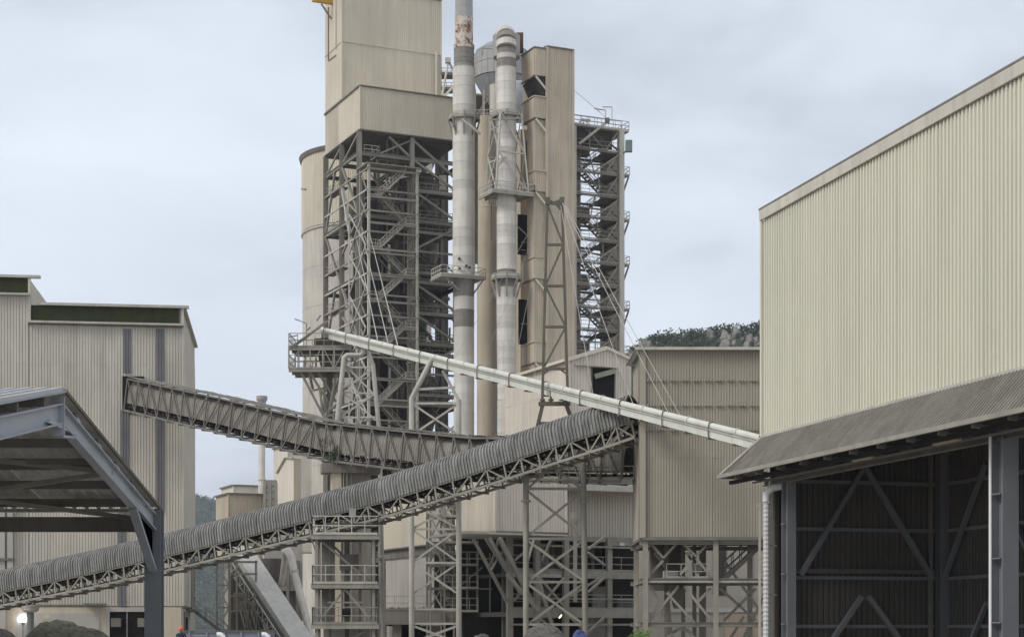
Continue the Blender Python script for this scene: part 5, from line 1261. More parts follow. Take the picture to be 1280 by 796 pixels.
bc = thing('brown_column', W(608, 785, 243) - UP * 1.7, 'plain brown round column standing between the two banded stacks', 'column')
c_ = W(609, 0, 243)
MB().lathe((c_.x, c_.y), [(1.42, 0), (1.42, ZZ(262, 243))], 32).build('column_shaft', brownp, bc, smooth=True)
MB().lathe((c_.x, c_.y), [(1.42, ZZ(262, 243)), (1.46, ZZ(260, 243)), (1.3, ZZ(259, 243)), (1.3, ZZ(147, 243))], 32).build('upper_shaft', brownp, bc, smooth=True)
for y in (200, 310, 360, 410, 460, 510): MB().lathe((c_.x, c_.y), [(1.44 if y > 262 else 1.32, ZZ(y, 243)), (1.44 if y > 262 else 1.32, ZZ(y, 243) + .1)], 32).build('joint_band', brownp, bc)
# blue item behind
MB().beam(W(595.5, 246, 250), W(595.5, 226, 250), .5, .4).build('blue_panel', blum, bc)

# ------------------------------------------------------------------ big cyclone drum
dm = thing('cyclone_drum', W(627, 785, 250) - UP * 1.7, 'big grey drum with a funnel-shaped underside behind the gooseneck duct', 'hopper')
c_ = W(627, 0, 250); R5 = 35 * 250 / F
for k in range(24):
    a0, a1 = math.radians(k * 15), math.radians(k * 15 + 14.4)
    def pr_(r, a, z): return Vector((c_.x + r * math.cos(a), c_.y + r * math.sin(a), z))
    for (za_, zb_, ra, rb, nm, m) in ((ZZ(100, 250), ZZ(84, 250), R5, R5, 'drum_panel', shell_t), (ZZ(83.5, 250), ZZ(70, 250), R5, R5, 'drum_panel', shell_t), (ZZ(135, 250), ZZ(101, 250), 1.7, R5 * .98, 'funnel_panel', drumm)):
        q = [pr_(ra, a0, za_), pr_(ra, a1, za_), pr_(rb, a1, zb_), pr_(rb, a0, zb_)]
        qi = [p + (Vector((c_.x, c_.y, p.z)) - p).normalized() * .15 for p in q]
        MB().poly(q + qi, [(0, 1, 2, 3), (7, 6, 5, 4), (0, 4, 5, 1), (1, 5, 6, 2), (2, 6, 7, 3), (3, 7, 4, 0)]).build(nm, m, dm)
MB().lathe((c_.x, c_.y), [(1.5, ZZ(150, 250)), (1.5, ZZ(136, 250)), (R5 * .9, ZZ(101, 250)), (R5 * .93, ZZ(66, 250)), (2.5, ZZ(58, 250))], 32).build('drum_core', drumm, dm)
c2_ = W(650, 0, 246)
MB().lathe((c2_.x, c2_.y), [(1.7, ZZ(150, 246)), (1.7, ZZ(107, 246)), (1.5, ZZ(105, 246))], 24).build('side_vessel', mat('pale_grey_vessel', (.42, .44, .46), .5), dm, smooth=False)
c2_ = W(620, 0, 246)
MB().lathe((c2_.x, c2_.y), [(.9, ZZ(150, 246)), (.9, ZZ(107, 246))], 20).build('side_vessel', shell, dm, smooth=False)
mem(dm, 'pipe_rail', W(603, 70, 244), W(603, 61, 244), .1, steel); mem(dm, 'pipe_rail', W(603, 61, 244), W(616, 61, 244), .1, steel)
for (px) in (594, 604, 613, 622):
    mem(dm, 'frame_post', W(px, 175, 246), W(px, 112, 246), .24, steel)
mem(dm, 'frame_post', W(605, 150, 243), W(605, 113, 243), .2, steel_l)
mem(dm, 'frame_beam', W(592, 118, 246), W(624, 121, 246), .24, steel); mem(dm, 'frame_beam', W(592, 148, 246), W(624, 148, 246), .3, steel); mem(dm, 'frame_brace', W(594, 146, 246), W(613, 120, 246), .2, steel)
MB().rail([W(594, 147, 244), W(616, 146, 244)], 1.0, .08, .8).build('railing', steel_l, dm)
MB().beam(W(606, 150, 250), W(606, 120, 250), 3.0, 1.0).build('dark_casing', innerd, dm)

# ------------------------------------------------------------------ beige tower
E = Fr(684, 232, 24.4)
bt_ = thing('beige_tower', E.p(2, 2, 0), 'narrow beige clad tower with stepped hoods on its left side', 'tower')
uE = E.hv(716, 0)[0]; zT = ZZ(59, 232)
vE = E.hu(668, 0)[0]
zJ = ZZ(262, 232)
cladbox(bt_, E, 0, uE, 0, 7.5, 0, zT, brownp, 'fl', .32, .05, 1.75, (ZZ(118, 232), ZZ(172, 232), zJ)[::-1])
# top overhang to the left
ul = E.hv(668, 0)[0]
def hood(y0, y1, u0, v0=0.0, v1=5, cut=1.2, roof=False):
    z1, z0 = ZZ(y0, 231), ZZ(y1, 231)
    P = [(u0, z0 + (cut if cut > 0 else 0)), (-.02, z0), (-.02, z1), (u0, z1)]
    b_ = MB(); b_.poly([E.p(u, v0, z) for u, z in P] + [E.p(u, v1, z) for u, z in P], [(0, 1, 2, 3), (7, 6, 5, 4), (1, 0, 4, 5), (2, 1, 5, 6), (3, 2, 6, 7), (0, 3, 7, 4)])
    b_.build('hood', brownp, bt_)
    clad(bt_, E.p(u0 - .02, v1, 0), -E.ev, v1 - v0, z0 + cut, z1, brownp, .3, .04, 1.6, ((z0 + z1) / 2,))
    clad(bt_, E.p(u0, v0 - .01, 0), E.eu, -u0, z0, z1, brownp, .3, .04, 1.6, ((z0 + z1) / 2,))
    mem(bt_, 'hood_capping', E.p(u0 - .1, v0 - .1, z1 + .05), E.p(-.02, v0 - .1, z1 + .05), .24, steel_d if roof else brownp, .14)
    mem(bt_, 'hood_capping', E.p(u0 - .1, v0, z1 + .05), E.p(u0 - .1, v1, z1 + .05), .24, steel_d if roof else brownp, .14)
    mem(bt_, 'hood_base', E.p(u0 - .06, v0, z0 + cut - .08), E.p(u0 - .06, v1, z0 + cut - .08), .2, steel_d, .16)
    mem(bt_, 'bracket', E.p(u0 + .1, v0 - .1, z0 + cut - .2), E.p(-.05, v0 - .1, z0 - 1.9), .22, cream2)
ul = E.hv(668.5, -.02)[0]; vl = E.hu(652.5, ul)[0]; vs_ = E.hu(661, ul)[0]
MB().fbox(E, ul + .02, -.01, .4, 2.4, 0, ZZ(150, 232)).build('side_bay', brownp, bt_)
clad(bt_, E.p(ul + .02, .4, 0), E.eu, -ul - .1, 2, ZZ(150, 232), brownp, .3, .04, 1.7, (ZZ(262, 232),), name='side_sheet')
hood(59, 93, ul, 0, vl, .0, True)
hood(120, 146, ul, 0, vl, 0); hood(213, 238, ul, 0, vs_, 0); hood(321, 347, ul, .0, vl, 0); hood(427, 452, ul, .0, vl, 0)
MB().poly([E.p(u, v, z) for v in (.2, 4.5) for u, z in ((-1.5, ZZ(94, 231)), (0, ZZ(94, 231)), (0, ZZ(119, 231)), (-.2, ZZ(118, 231)))], [(3, 2, 1, 0), (4, 5, 6, 7), (0, 1, 5, 4), (1, 2, 6, 5), (2, 3, 7, 6), (3, 0, 4, 7)]).build('dark_hopper', innerd, bt_)
# setback wall left of the tower and the dark openings
wl = E.hv(657, 4)[0]
MB().fbox(E, wl, -.02, 5.6, 8.0, 0, ZZ(160, 236)).build('set_back_wall', brownp, bt_)
def setb(px0, px1, y0, y1, m, nm, v=5.55):
    a, Da = E.hv(px0, v); b_, Db = E.hv(px1, v); MB().fbox(E, a, b_, v - .1, 5.59, ZZ(y1, Da), ZZ(y0, Da)).build(nm, m, bt_)
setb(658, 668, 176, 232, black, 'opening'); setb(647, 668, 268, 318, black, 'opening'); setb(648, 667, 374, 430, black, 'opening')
for y in (302, 312, 404): mem(bt_, 'opening_rail', E.p(wl, 5.3, ZZ(y, 236)), E.p(-.5, 5.3, ZZ(y, 236)), .14, steel)
mem(bt_, 'brace', W(646, 282, 234), W(665, 300, 234), .16, steel)
mem(bt_, 'corner_post', E.p(wl + .1, 3.2, 0), E.p(wl + .1, 3.2, ZZ(160, 236)), .35, dustd)
MB().tube([W(716, 112, 231), W(740, 132, 231), W(757, 147, 231)], .03, 4).build('guy_wire', steel, bt_)

# ------------------------------------------------------------------ open stair tower at right
T = Fr(716, 238, 24.4)
ot = thing('open_stair_tower', T.p(4, 2, 0), 'open concrete and steel stair tower on the right edge of the tower group', 'tower')
uT = T.hv(776, 0)[0]; vT2 = 5.0
zt2 = ZZ(155, 238)
for (u, v, w) in ((uT, 0, .75), (uT, vT2, .8), (.2, 0, .5), (.2, vT2, .7)): mem(ot, 'column', T.p(u, v, 0), T.p(u, v, zt2), w, conc_d if v else conc, w, up=T.ev)
MB().fbox(T, .3, 2.3, 2.2, 3.6, 0, zt2 - 2).build('lift_shaft', conc_d, ot)
MB().fbox(T, T.hv(753, vT2)[0], T.hv(771, vT2)[0], vT2 - .4, vT2 + .2, 0, zt2 - 2).build('shear_wall', conc_d, ot)
MB().fbox(T, .2, 2.8, vT2 - .2, vT2, 0, zt2 - 1).build('rear_panel', conc_d, ot)
levels = [157 + 28.2 * k for k in range(0, 17)]
for k, y in enumerate(levels):
    z = ZZ(y, 239)
    if z < 1: break
    for v in (0, vT2): mem(ot, 'floor_beam', T.p(0, v, z - .2), T.p(uT, v, z - .2), .2, steel_d, .3)
    mem(ot, 'floor_beam', T.p(uT, 0, z - .2), T.p(uT, vT2, z - .2), .24, steel, .4)
    MB().fbox(T, .2, 1.9, .1, vT2 - .3, z - .1, z).build('landing', steel_d, ot); MB().fbox(T, uT - 2.0, uT, .1, vT2 - .3, z - .1, z).build('landing', steel_d, ot)
    MB().rail([T.p(0, -.1, z), T.p(uT, -.1, z)], 1.1, .06, 1.3).build('railing', steel, ot)
    zn = ZZ(y + 28.2, 239)
    up_r = k % 2 == 0
    a, b_ = (T.p(1.7, .4, z), T.p(uT - 1.9, .4, zn)) if up_r or True else (T.p(uT - 1.9, .6, z), T.p(1.7, .6, zn))
    if k % 2 == 0: MB().stair(T.p(uT - 1.9, .5, zn), T.p(1.8, .5, z), T.ev, 1.2, t=.07, tread=.09, n=9).build('stair_flight', steel_d, ot)
    else: MB().stair(T.p(1.8, 2.6, zn), T.p(uT - 1.9, 2.6, z), T.ev, 1.2, t=.07, tread=.09, n=9).build('stair_flight', steel_d, ot)
    if k % 2: mem(ot, 'brace', T.p(uT * .45, -.05, zn), T.p(uT * .98, -.05, z - .3), .2, steel)
    mem(ot, 'side_brace', T.p(uT, .1, zn), T.p(uT, vT2, z), .2, steel)
    if k % 2 == 0 and k:
        dk = MB().fbox(T, uT + .3, uT + 1.25, -.2, 3, z - .15, z).build('balcony', steel, ot)
        MB().rail([T.p(uT + .3, -.2, z), T.p(uT + 1.25, -.2, z), T.p(uT + 1.25, 3, z)], 1.1, .07, .8).build('railing', steel_l, dk)
        mem(ot, 'bracket', T.p(uT + 1.2, 0, z - .2), T.p(uT + .3, 0, z - 2.6), .2, steel_d)
for k in range(15):
    z = ZZ(171 + 28.2 * k, 239)
    if z < 2: break
    mem(ot, 'ledger_beam', T.p(0, rnd.choice((.2, 1.6, 3)), z), T.p(uT, rnd.choice((.2, 1.6, 3)), z + rnd.uniform(-.3, .3)), .14, rnd.choice((steel, steel_d)), .2)
    mem(ot, 'brace', T.p(uT - 2.2, 0, z - 1.4), T.p(uT - .3, 0, z + 1.4), .16, steel)
    mem(ot, 'hanger', T.p(rnd.uniform(2.4, 5), .3, z - 2), T.p(rnd.uniform(2.4, 5), .3, z + 1.5), .12, steel)
    if k % 3 == 0: MB().fbox(T, 2.6, 4.2, 3.2, 4.6, z - 1.6, z + .4).build('casing', conc_d, ot)
# top deck gear
z = ZZ(155, 238)
MB().rail([T.p(0, -.3, z), T.p(uT + 1.1, -.3, z), T.p(uT + 1.1, 4, z)], 1.2, .07, 1.0).build('railing', steel_l, ot)
MB().fbox(T, -.0, uT + 1.1, -.3, vT2, z - .25, z - .1).build('top_deck', steel, ot)
for (a, b_, w) in (((724, 180), (762, 150), .3), ((743, 136), (757, 138), .12), ((753, 134), (765, 134), .12), ((765, 134), (765, 152), .1), ((757, 138), (757, 148), .1), ((749, 140), (745, 135), .1), ((726, 150), (738, 151), .3)):
    mem(ot, 'gantry_arm', W(*a, 237), W(*b_, 237), w, steel_l)
MB().beam(W(759, 154, 237), W(759, 148, 237), .6, .6).build('winch', steel_d, ot)
MB().fbox(T, .6, 6.3, .6, .8, ZZ(182, 239), ZZ(160, 239)).build('dark_screen', innerd, ot)
MB().beam(W(786, 190, 236), W(786, 176, 236), .9, .8).build('green_cabin', mat('grey_green_sheet', (.15, .19, .17), .6), ot); mem(ot, 'cabin_bracket', W(779, 192, 236), W(787, 186, 236), .2, steel_d)

# stays from the lattice tower down to the pipe
for (a, b_) in (((452, 290), (485, 428)), ((462, 292), (497, 431)), ((446, 300), (472, 425))):
    MB().tube([W(*a, 244), W(*b_, pipD(b_[0]) - .5)], .04, 5).build('stay_cable', steel_l, None, label=dict(((485, 'middle one of three stay cables from the lattice tower to the pipe'), (497, 'rightmost of three stay cables from the lattice tower to the pipe'), (472, 'leftmost of three stay cables from the lattice tower to the pipe')))[b_[0]], cat='cable', group='stay cables from the lattice tower')

# ================================================================== LOW BUILDINGS LEFT OF THE SILO
Q = Fr(286, 205, 24.4)
q1 = thing('small_plant_building', Q.p(2, 2, 0), 'pale flat-topped plant building below the thin white chimney', 'building')
cladbox(q1, Q, 0, Q.hv(330, 0)[0], 0, Q.hu(270, 0)[0], ZZ(700, 205), ZZ(617, 205), brownp, 'fl', .3, .03, 1.3)
MB().fbox(Q, .3, Q.hv(330, 0)[0] - .3, .3, 3, 0, ZZ(700, 205)).build('base', conc_d, q1)
Q2 = Fr(300, 222, 24.4)
q2 = thing('rear_plant_building', Q2.p(2, 2, 0), 'stepped cream building block directly behind the flat-topped plant building', 'building')
cladbox(q2, Q2, -.8, Q2.hv(346, 0)[0], 0, 6, ZZ(690, 222), ZZ(607, 222), cream2, 'fl', .3, .03, 1.5)
Q3 = Fr(330, 200, 24.4)
q3 = thing('pipe_rack', Q3.p(1, 1, 0), 'small rack of grey pipes and platforms between two cream blocks', 'rack')
for px in (331, 338, 345):
    mem(q3, 'post', W(px, 810, 204), W(px, 602, 204), .3, steel)
for y in (610, 617, 626, 634): mem(q3, 'rail', W(329, y, 204), W(347, y - 4, 204), .14, steel_d)
MB().beam(W(338, 680, 206), W(338, 600, 206), 1.4, 1.0).build('rack_casing', steel, q3)
Q4 = Fr(367, 196, 24.4)
q4 = thing('cream_headhouse', Q4.p(1, 1, 0), 'small cream headhouse with pitched top beside the silo foot', 'building')
v4 = Q4.hu(347, 0)[0]; u4 = Q4.hv(376, 0)[0]; z4 = ZZ(576, 196)
MB().poly([Q4.p(u, v, z) for u in (0, u4) for v, z in ((0, ZZ(690, 196)), (v4, ZZ(690, 196)), (v4, z4 - .9), (v4 * .45, z4 + .6), (0, z4 + .3))], [(0, 1, 2, 3, 4), (9, 8, 7, 6, 5), (1, 0, 5, 6), (2, 1, 6, 7), (3, 2, 7, 8), (4, 3, 8, 9), (0, 4, 9, 5)]).build('wall', cream2, q4)
MB().fbox(Q4, -.01, u4, -.08, -.01, ZZ(690, 196), z4 + .2).build('front_sheet', brownp, q4)
mem(q4, 'roof_trim', Q4.p(-.1, 0, z4 + .35), Q4.p(-.1, v4 * .45, z4 + .65), .3, steel_l, .12); mem(q4, 'roof_trim', Q4.p(-.1, v4 * .45, z4 + .65), Q4.p(-.1, v4, z4 - .85), .3, steel_l, .12)
MB().poly([Q4.p(u, v, z) for u in (-.2, u4 + .2) for v, z in ((-.2, z4 + .33), (v4 * .45, z4 + .7), (v4, z4 - .8))], [(0, 1, 4, 3), (1, 2, 5, 4), (3, 4, 1, 0), (4, 5, 2, 1)]).build('roof', white, q4)
q5 = thing('grey_tall_block', W(355, 785, 236) - UP * 1.7, 'plain pale block rising behind the small cream headhouse', 'building')
Q5 = Fr(360, 236, 24.4); cladbox(q5, Q5, 0, 3.2, 0, Q5.hu(342, 0)[0], ZZ(690, 236), ZZ(556, 236), cream2, 'fl', .3, .03, 1.4)
q6 = thing('machine_house', W(345, 785, 190) - UP * 1.7, 'dim grey machine house behind the inclined chute, lower left centre', 'building')
Q6 = Fr(330, 190, 10); u6 = Q6.hv(378, 0)[0]
MB().fbox(Q6, 0, u6, 0, 5, ZZ(735, 190), ZZ(652, 190)).build('wall', greyw, q6); MB().fbox(Q6, 0, u6, .3, 5, 0, ZZ(735, 190)).build('lower_wall', conc_d, q6)
for px in (334, 347, 360, 372): mem(q6, 'column', Q6.p(Q6.hv(px, -.2)[0], -.2, 0), Q6.p(Q6.hv(px, -.2)[0], -.2, ZZ(700, 190)), .35, steel_d)
mem(q6, 'beam', Q6.p(0, -.2, ZZ(735, 190)), Q6.p(u6, -.2, ZZ(735, 190)), .3, steel, .5)
MB().lathe((W(338, 0, 187).x, 187), [(.5, ZZ(735, 187)), (1.3, ZZ(715, 187)), (1.3, ZZ(698, 187))], 14).build('hopper', dustd, q6, smooth=True)
q7 = thing('thin_chimney', W(327, 785, 214) - UP * 1.7, 'thin pale chimney with flared cap below the upper conveyor', 'chimney')
c_ = W(327.3, 0, 214); s7 = 214 / F
prof = [(5.2, 612, 606), (4.2, 606, 504)]
MB().lathe((c_.x, c_.y), [(4.6 * s7, 0), (4.6 * s7, ZZ(607, 214))], 20).build('base_shaft', shell, q7, smooth=True)
MB().lathe((c_.x, c_.y), [(4.1 * s7, ZZ(607, 214)), (4.1 * s7, ZZ(508, 214))], 20).build('shaft', shell, q7, smooth=True)
MB().lathe((c_.x, c_.y), [(5 * s7, ZZ(508, 214)), (5 * s7, ZZ(503, 214)), (7 * s7, ZZ(499, 214)), (7 * s7, ZZ(495, 214))], 12).build('cap', shell_t, q7)
MB().lathe((c_.x, c_.y), [(5.2 * s7, ZZ(600, 214)), (5.2 * s7, ZZ(598, 214))], 16).build('flange', shell, q7)
# lattice tower and stair behind the truck
q8 = thing('small_lattice_tower', W(280, 785, 172) - UP * 1.7, 'small braced lattice tower left of the inclined chute against green hillside', 'tower')
D8 = 172
for px in (271, 286.5): 
    for dv in (0, 1.4): mem(q8, 'leg', W(px, 806, D8 + dv), W(px, 703, D8 + dv), .16, steel)
for y in (703, 731, 759, 787):
    for dv in (0, 1.4): mem(q8, 'tie', W(271, y, D8 + dv), W(286.5, y, D8 + dv), .14, steel)
for y in (703, 731, 759):
    mem(q8, 'brace', W(271, y, D8), W(286, y + 28, D8), .14, steel_l); mem(q8, 'brace', W(286, y, D8), W(271, y + 28, D8), .14, steel_l)
for (x, y0, y1) in ((296, 700, 806), (320, 700, 806), (308, 740, 806)): mem(q8, 'leg', W(x, y1, D8 + 4), W(x, y0, D8 + 4), .18, steel)
for y in (702, 717, 744, 763): mem(q8, 'beam', W(286, y, D8 + 4), W(322, y, D8 + 4), .2, steel)
MB().beam(W(300, 762, D8 + 5), W(300, 740, D8 + 5), 1.2, 1.0).build('casing', steel, q8)
MB().fbox(Fr(288, D8 + 7, 5), 0, 3.2, 0, 2, 0, ZZ(712, D8)).build('rear_casing', dustd, q8)
MB().stair(W(310, 796, D8 + 1), W(301, 762, D8 + 1), (1, .3, 0), 1.1, t=.07).build('stair_flight', steel, q8)
MB().stair(W(318, 796, D8 + 2), W(306, 750, D8 + 2), (1, .3, 0), .9, t=.07).build('stair_flight', steel, q8)
q9 = thing('steel_trough', W(262, 785, 165) - UP * 1.7, 'low dark steel trough standing by the foot of the side stair', 'trough')
MB().beam(W(270, 788, 165), W(288, 788, 165), .8, .25).build('trough_body', steel_d, q9)
for px in (272, 280, 286): mem(q9, 'leg', W(px, 806, 165), W(px, 789, 165), .15, steel_d)
# inclined chute gallery
ic = thing('inclined_gallery', W(350, 750, 176), 'steep pale covered gallery running down to the right with dark truss side', 'conveyor')
a = W(300, 688, 182); b_ = W(382, 812, 168); d = (b_ - a).normalized()
MB().beam(a, b_, 2.3, 1.1).build('cover', shell_t if False else mat('pale_gallery_roof', (.56, .535, .485), .8, .08, .5, .03, (.3, .28, .24), .5), ic)
a2 = a + Vector((-1.75, -.3, -.35)); b2 = b_ + Vector((-1.75, -.3, -.35))
mem(ic, 'top_chord', a2 + UP * .6, b2 + UP * .6, .12, steel_l); mem(ic, 'bottom_chord', a2 - UP * .55, b2 - UP * .55, .14, steel)
MB().beam(a2 + Vector((.45, .2, 0)), b2 + Vector((.45, .2, 0)), .5, 1.0).build('truss_backing', dustd, ic)
n = 14
for i in range(n):
    p = a2.lerp(b2, i / n); q = a2.lerp(b2, (i + 1) / n); mem(ic, 'post', p - UP * .55, p + UP * .6, .09, steel_l); mem(ic, 'diagonal', p - UP * .55, q + UP * .6, .08, steel_l)
mem(ic, 'leg', W(322, 806, 176), W(322, 735, 176), .18, steel_d); mem(ic, 'leg_brace', W(322, 790, 176), W(333, 760, 176), .14, steel)
mem(ic, 'leg', W(345, 806, 174), W(338, 768, 174), .16, steel)
ip = thing('pale_drop_pipe', W(370, 785, 178) - UP * 1.7, 'pale round pipe with elbow leaning down beside the inclined gallery', 'pipe')
MB().tube([W(352, 730, 180), W(356, 700, 179), W(356, 690, 178.4), W(360, 688, 178), W(364, 696, 177.6), W(368, 715, 177), W(390, 800, 172)], [.3, .33, .38, .42, .42, .38, .38], 14).build('pipe_run', shell, ip, smooth=True)
MB().tube([W(367.2, 712, 177), W(368.2, 717, 177)], .46, 14).build('flange', shell, ip)

# ================================================================== YARD ITEMS
def mound(name, cx, D, w, dep_, h, m, label, cat, seed, kind=None, nx=110, ny=46, peak=.35):
    b_ = MB(); v = []
    X0 = (cx - CX) * D / F
    for j in range(ny + 1):
        for i in range(nx + 1):
            s_, t = i / nx, j / ny
            x = (s_ - .5) * w; y = (t - .5) * dep_
            e_ = math.sin(math.pi * min(1, s_ / peak / 2)) if s_ < peak else math.cos(math.pi * .5 * ((s_ - peak) / (1 - peak)) ** 1.5)
            e_ = (max(0, e_) ** .55) * (max(0, math.sin(math.pi * t)) ** .6)
            z = h * e_ * (1 + .07 * fval(x * 1.1, y * 1.1, seed)) + (.05 * fval(x * 5, y * 5, seed) + .016 * fval(x * 17, y * 17, seed + 3) + random.uniform(-.006, .006)) * e_
            v.append((X0 + x, D + y, max(-.05, z - .02)))
    b_.poly(v, [(j * (nx + 1) + i, j * (nx + 1) + i + 1, (j + 1) * (nx + 1) + i + 1, (j + 1) * (nx + 1) + i) for j in range(ny) for i in range(nx)])
    return b_.build(name, m, None, kind=kind, label=label, cat=cat)
mound('rock_mound', 90, 45, 3.3, 3, 1.86, rock, 'mossy grey-green rock mound in front of the beige wall', 'rock', 3)
mound('grey_pile', -12, 45, 2.6, 3, 1.68, rockg, 'grey rubble pile at the extreme lower left corner', 'rubble pile', 5, 'stuff')
mound('rubble_pile', 682, 62, 2.3, 3, 1.78, rockg, 'grey rubble pile between the mast trestle legs', 'rubble pile', 8, 'stuff')
mound('rubble_pile', 602, 66, 1.2, 2, 1.58, rockg, 'smaller grey rubble pile left of the mast trestle', 'rubble pile', 9, 'stuff')
mound('blue_tarpaulin', 727, 60, 1.1, 2, 1.66, tarp, 'crumpled blue tarpaulin heap beside the grey rubble pile', 'tarpaulin', 12, peak=.4)
bs = MB(); c_ = W(806, 785, 60)
for k in range(12): leafball(bs, (c_.x + random.uniform(-.45, .45), c_.y + random.uniform(-.3, .3), 1.28 + random.uniform(-.3, .14)), .28, 60, .045)
for k in range(7): bs.beam(Vector((c_.x, c_.y, 0)), Vector((c_.x + random.uniform(-.4, .4), c_.y, 1.2)), .025)
bs.build('green_bush', leafb, None, label='bright green bush top at the foot of the brown-grey building', cat='bush')

# low trailer with white lamps behind which the worker stands
VF = Fr(228, 96, 0)
vt = thing('parked_trailer', VF.p(2.3, 1, 0), 'blue-grey steel tipper trailer with white rounded fittings, bottom left', 'trailer')
vw = VF.hv(336, 0)[0]; zr = ZZ(787.3, 96)
MB().fbox(VF, 0, vw, 0, .12, .55, zr - .1).build('side_wall', vehg, vt); MB().fbox(VF, 0, vw, 2.3, 2.42, .55, zr - .1).build('side_wall', vehg, vt)
MB().fbox(VF, -.002, .1, .122, 2.298, .55, zr - .1).build('end_wall', vehg, vt); MB().fbox(VF, vw - .1, vw + .002, .122, 2.298, .55, zr - .1).build('end_wall', vehg, vt)
MB().fbox(VF, .102, vw - .102, .122, 2.298, .5, .6).build('bed', steel_d, vt)
mem(vt, 'top_rail', VF.p(-.1, .0, zr - .04), VF.p(vw + .1, .0, zr - .04), .2, olive, .09); mem(vt, 'top_rail', VF.p(-.1, 2.42, zr - .04), VF.p(vw + .1, 2.42, zr - .04), .2, olive, .09)
for u in (.7, 1.6): 
    for v in (.15, 2.25):
        wh = MB().tube([VF.p(u + 1.2, v - .14, .48), VF.p(u + 1.2, v + .14, .48)], .48, 18).build('wheel', black, vt)
        MB().tube([VF.p(u + 1.2, v - .16, .48), VF.p(u + 1.2, v + .16, .48)], .22, 12).build('hub', steel_l, wh)
for px in (276, 332):
    c3 = VF.p(VF.hv(px, -.25)[0], -.3, zr - .42)
    MB().tube([c3 + Vector((-.2, 0, .2)), c3 + Vector((-.02, 0, .2)), c3 + Vector((.14, 0, .1)), c3 + Vector((.2, 0, -.1)), c3 + Vector((.2, 0, -.4))], .13, 10).build('white_fitting', white, vt, smooth=True)
bl = MB()
for i in range(22): bl.beam(VF.p(.2 + i * .065, -.02, zr - .28), VF.p(.225 + i * .065, -.02, zr - .28), .02, .03)
bl.build('bolt_row', white, vt, kind='stuff')
mem(vt, 'chassis', VF.p(-1.2, 1.2, .5), VF.p(vw, 1.2, .5), .5, steel_d, .12)
for i in range(5): mem(vt, 'stake', VF.p(.4 + i * vw / 5, -.05, .5), VF.p(.4 + i * vw / 5, -.05, zr - .1), .1, vehg)

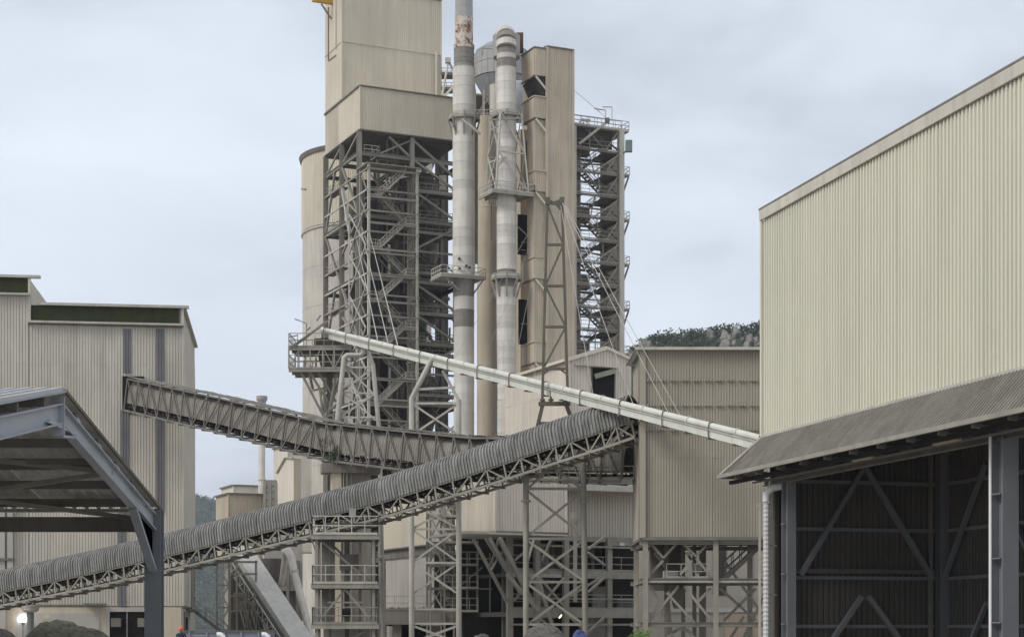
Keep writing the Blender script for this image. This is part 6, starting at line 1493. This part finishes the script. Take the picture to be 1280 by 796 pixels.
# worker: one continuous skinned body, head turned to the trailer
def worker(cx, D, label):
    X0 = (cx - CX) * D / F; o = Vector((X0, D, 0))
    J = {'pel': (0, 0, .95), 'chest': (0, .01, 1.30), 'neck': (0, .01, 1.48), 'head': (0, -.01, 1.60), 'top': (0, 0, 1.70),
         'shl': (-.2, 0, 1.42), 'ell': (-.27, .02, 1.14), 'wrl': (-.2, -.18, .98), 'shr': (.2, 0, 1.42), 'elr': (.27, .02, 1.14), 'wrr': (.2, -.18, .98),
         'hpl': (-.1, 0, .88), 'knl': (-.12, -.02, .5), 'anl': (-.12, .03, .09), 'tol': (-.13, -.14, .04), 'hpr': (.1, 0, .88), 'knr': (.12, -.02, .5), 'anr': (.12, .03, .09), 'tor': (.13, -.14, .04)}
    Rr = {'pel': .14, 'chest': .16, 'neck': .06, 'head': .095, 'top': .08, 'shl': .07, 'shr': .07, 'ell': .05, 'elr': .05, 'wrl': .035, 'wrr': .035, 'hpl': .1, 'hpr': .1, 'knl': .07, 'knr': .07, 'anl': .05, 'anr': .05, 'tol': .04, 'tor': .04}
    E_ = [('pel', 'chest'), ('chest', 'neck'), ('neck', 'head'), ('head', 'top'), ('chest', 'shl'), ('shl', 'ell'), ('ell', 'wrl'), ('chest', 'shr'), ('shr', 'elr'), ('elr', 'wrr'), ('pel', 'hpl'), ('hpl', 'knl'), ('knl', 'anl'), ('anl', 'tol'), ('pel', 'hpr'), ('hpr', 'knr'), ('knr', 'anr'), ('anr', 'tor')]
    ks = list(J); vs = [J[k] for k in ks]; es = [(ks.index(a), ks.index(b_)) for a, b_ in E_]; rad = [Rr[k] for k in ks]
    for s_, wn in ((-1, 'wrl'), (1, 'wrr')):       # palm and five fingers on each hand
        w = Vector(J[wn]); pb_ = len(vs); vs.append(tuple(w + Vector((0, -.07, -.02)))); rad.append(.03); es.append((ks.index(wn), pb_))
        for fi, (dx, ln_) in enumerate(((-.03, .07), (-.01, .08), (.01, .085), (.03, .07), (-.05 * s_, .05))):
            b0 = len(vs); th = fi == 4
            vs.append(tuple(w + Vector((dx if not th else -s_ * .045, -.10 if not th else -.05, -.02)))); vs.append(tuple(w + Vector((dx * 1.1 if not th else -s_ * .055, -.10 - ln_ * .7 if not th else -.09, -.05))))
            rad += [.010, .008]; es += [(pb_, b0), (b0, b0 + 1)]
    me = bpy.data.meshes.new('worker'); me.from_pydata(vs, es, [])
    ob = bpy.data.objects.new('person', me); C.objects.link(ob); ob.location = o; MW[ob.name] = Matrix.Translation(o)
    md = ob.modifiers.new('skin', 'SKIN'); md.use_smooth_shade = True
    for i, r in enumerate(rad): me.skin_vertices[0].data[i].radius = (r, r * .85)
    me.skin_vertices[0].data[0].use_root = True
    ob.modifiers.new('sub', 'SUBSURF').levels = 1; ob.modifiers['sub'].render_levels = 2
    me.materials.append(navy)
    tag(ob, label, 'person')
    h = MB(); h.lathe((o.x, o.y - .01), [(.11, 1.655), (.155, 1.66), (.125, 1.68), (.12, 1.74), (.085, 1.80), (.02, 1.825)], 16); h.build('hard_hat', orange, ob, smooth=True)
    f = MB(); f.lathe((o.x, o.y - .025), [(.03, 1.485), (.075, 1.52), (.088, 1.6), (.09, 1.655)], 12); f.build('face', skin, ob, smooth=True)
    f = MB(); f.beam(o + Vector((0, -.118, 1.60)), o + Vector((0, -.135, 1.565)), .022); f.beam(o + Vector((-.025, -.11, 1.54)), o + Vector((.025, -.11, 1.54)), .012)
    for s_ in (-1, 1): f.beam(o + Vector((s_ * .09, -.02, 1.57)), o + Vector((s_ * .09, -.02, 1.62)), .02, .04)
    f.build('nose_mouth_ears', skin, ob)
    ey = MB()
    for s_ in (-1, 1): ey.beam(o + Vector((s_ * .032 - .012, -.106, 1.605)), o + Vector((s_ * .032 + .012, -.106, 1.605)), .012)
    ey.build('eyes', black, ob)
worker(226.3, 93.5, 'worker in dark clothes and orange hard hat standing left of the trailer')

# ------------------------------------------------------------------ haze
hzm = bpy.data.materials.new('haze'); hzm.use_nodes = True; t = hzm.node_tree
for n_ in list(t.nodes): t.nodes.remove(n_)
o_ = t.nodes.new('ShaderNodeOutputMaterial'); pv = t.nodes.new('ShaderNodeVolumePrincipled')
pv.inputs['Color'].default_value = (.85, .9, 1, 1); pv.inputs['Density'].default_value = .00012; pv.inputs['Anisotropy'].default_value = .2
t.links.new(pv.outputs[0], o_.inputs['Volume'])
HAZE = True
if HAZE:
    b = MB(); b.hexa([(-1810, -70, -30), (1810, -70, -30), (1810, 3510, -30), (-1810, 3510, -30), (-1810, -70, 300), (1810, -70, 300), (1810, 3510, 300), (-1810, 3510, 300)])
    b.build('haze', hzm, None, label='thin pale haze filling the air over the plant', cat='haze', kind='stuff')
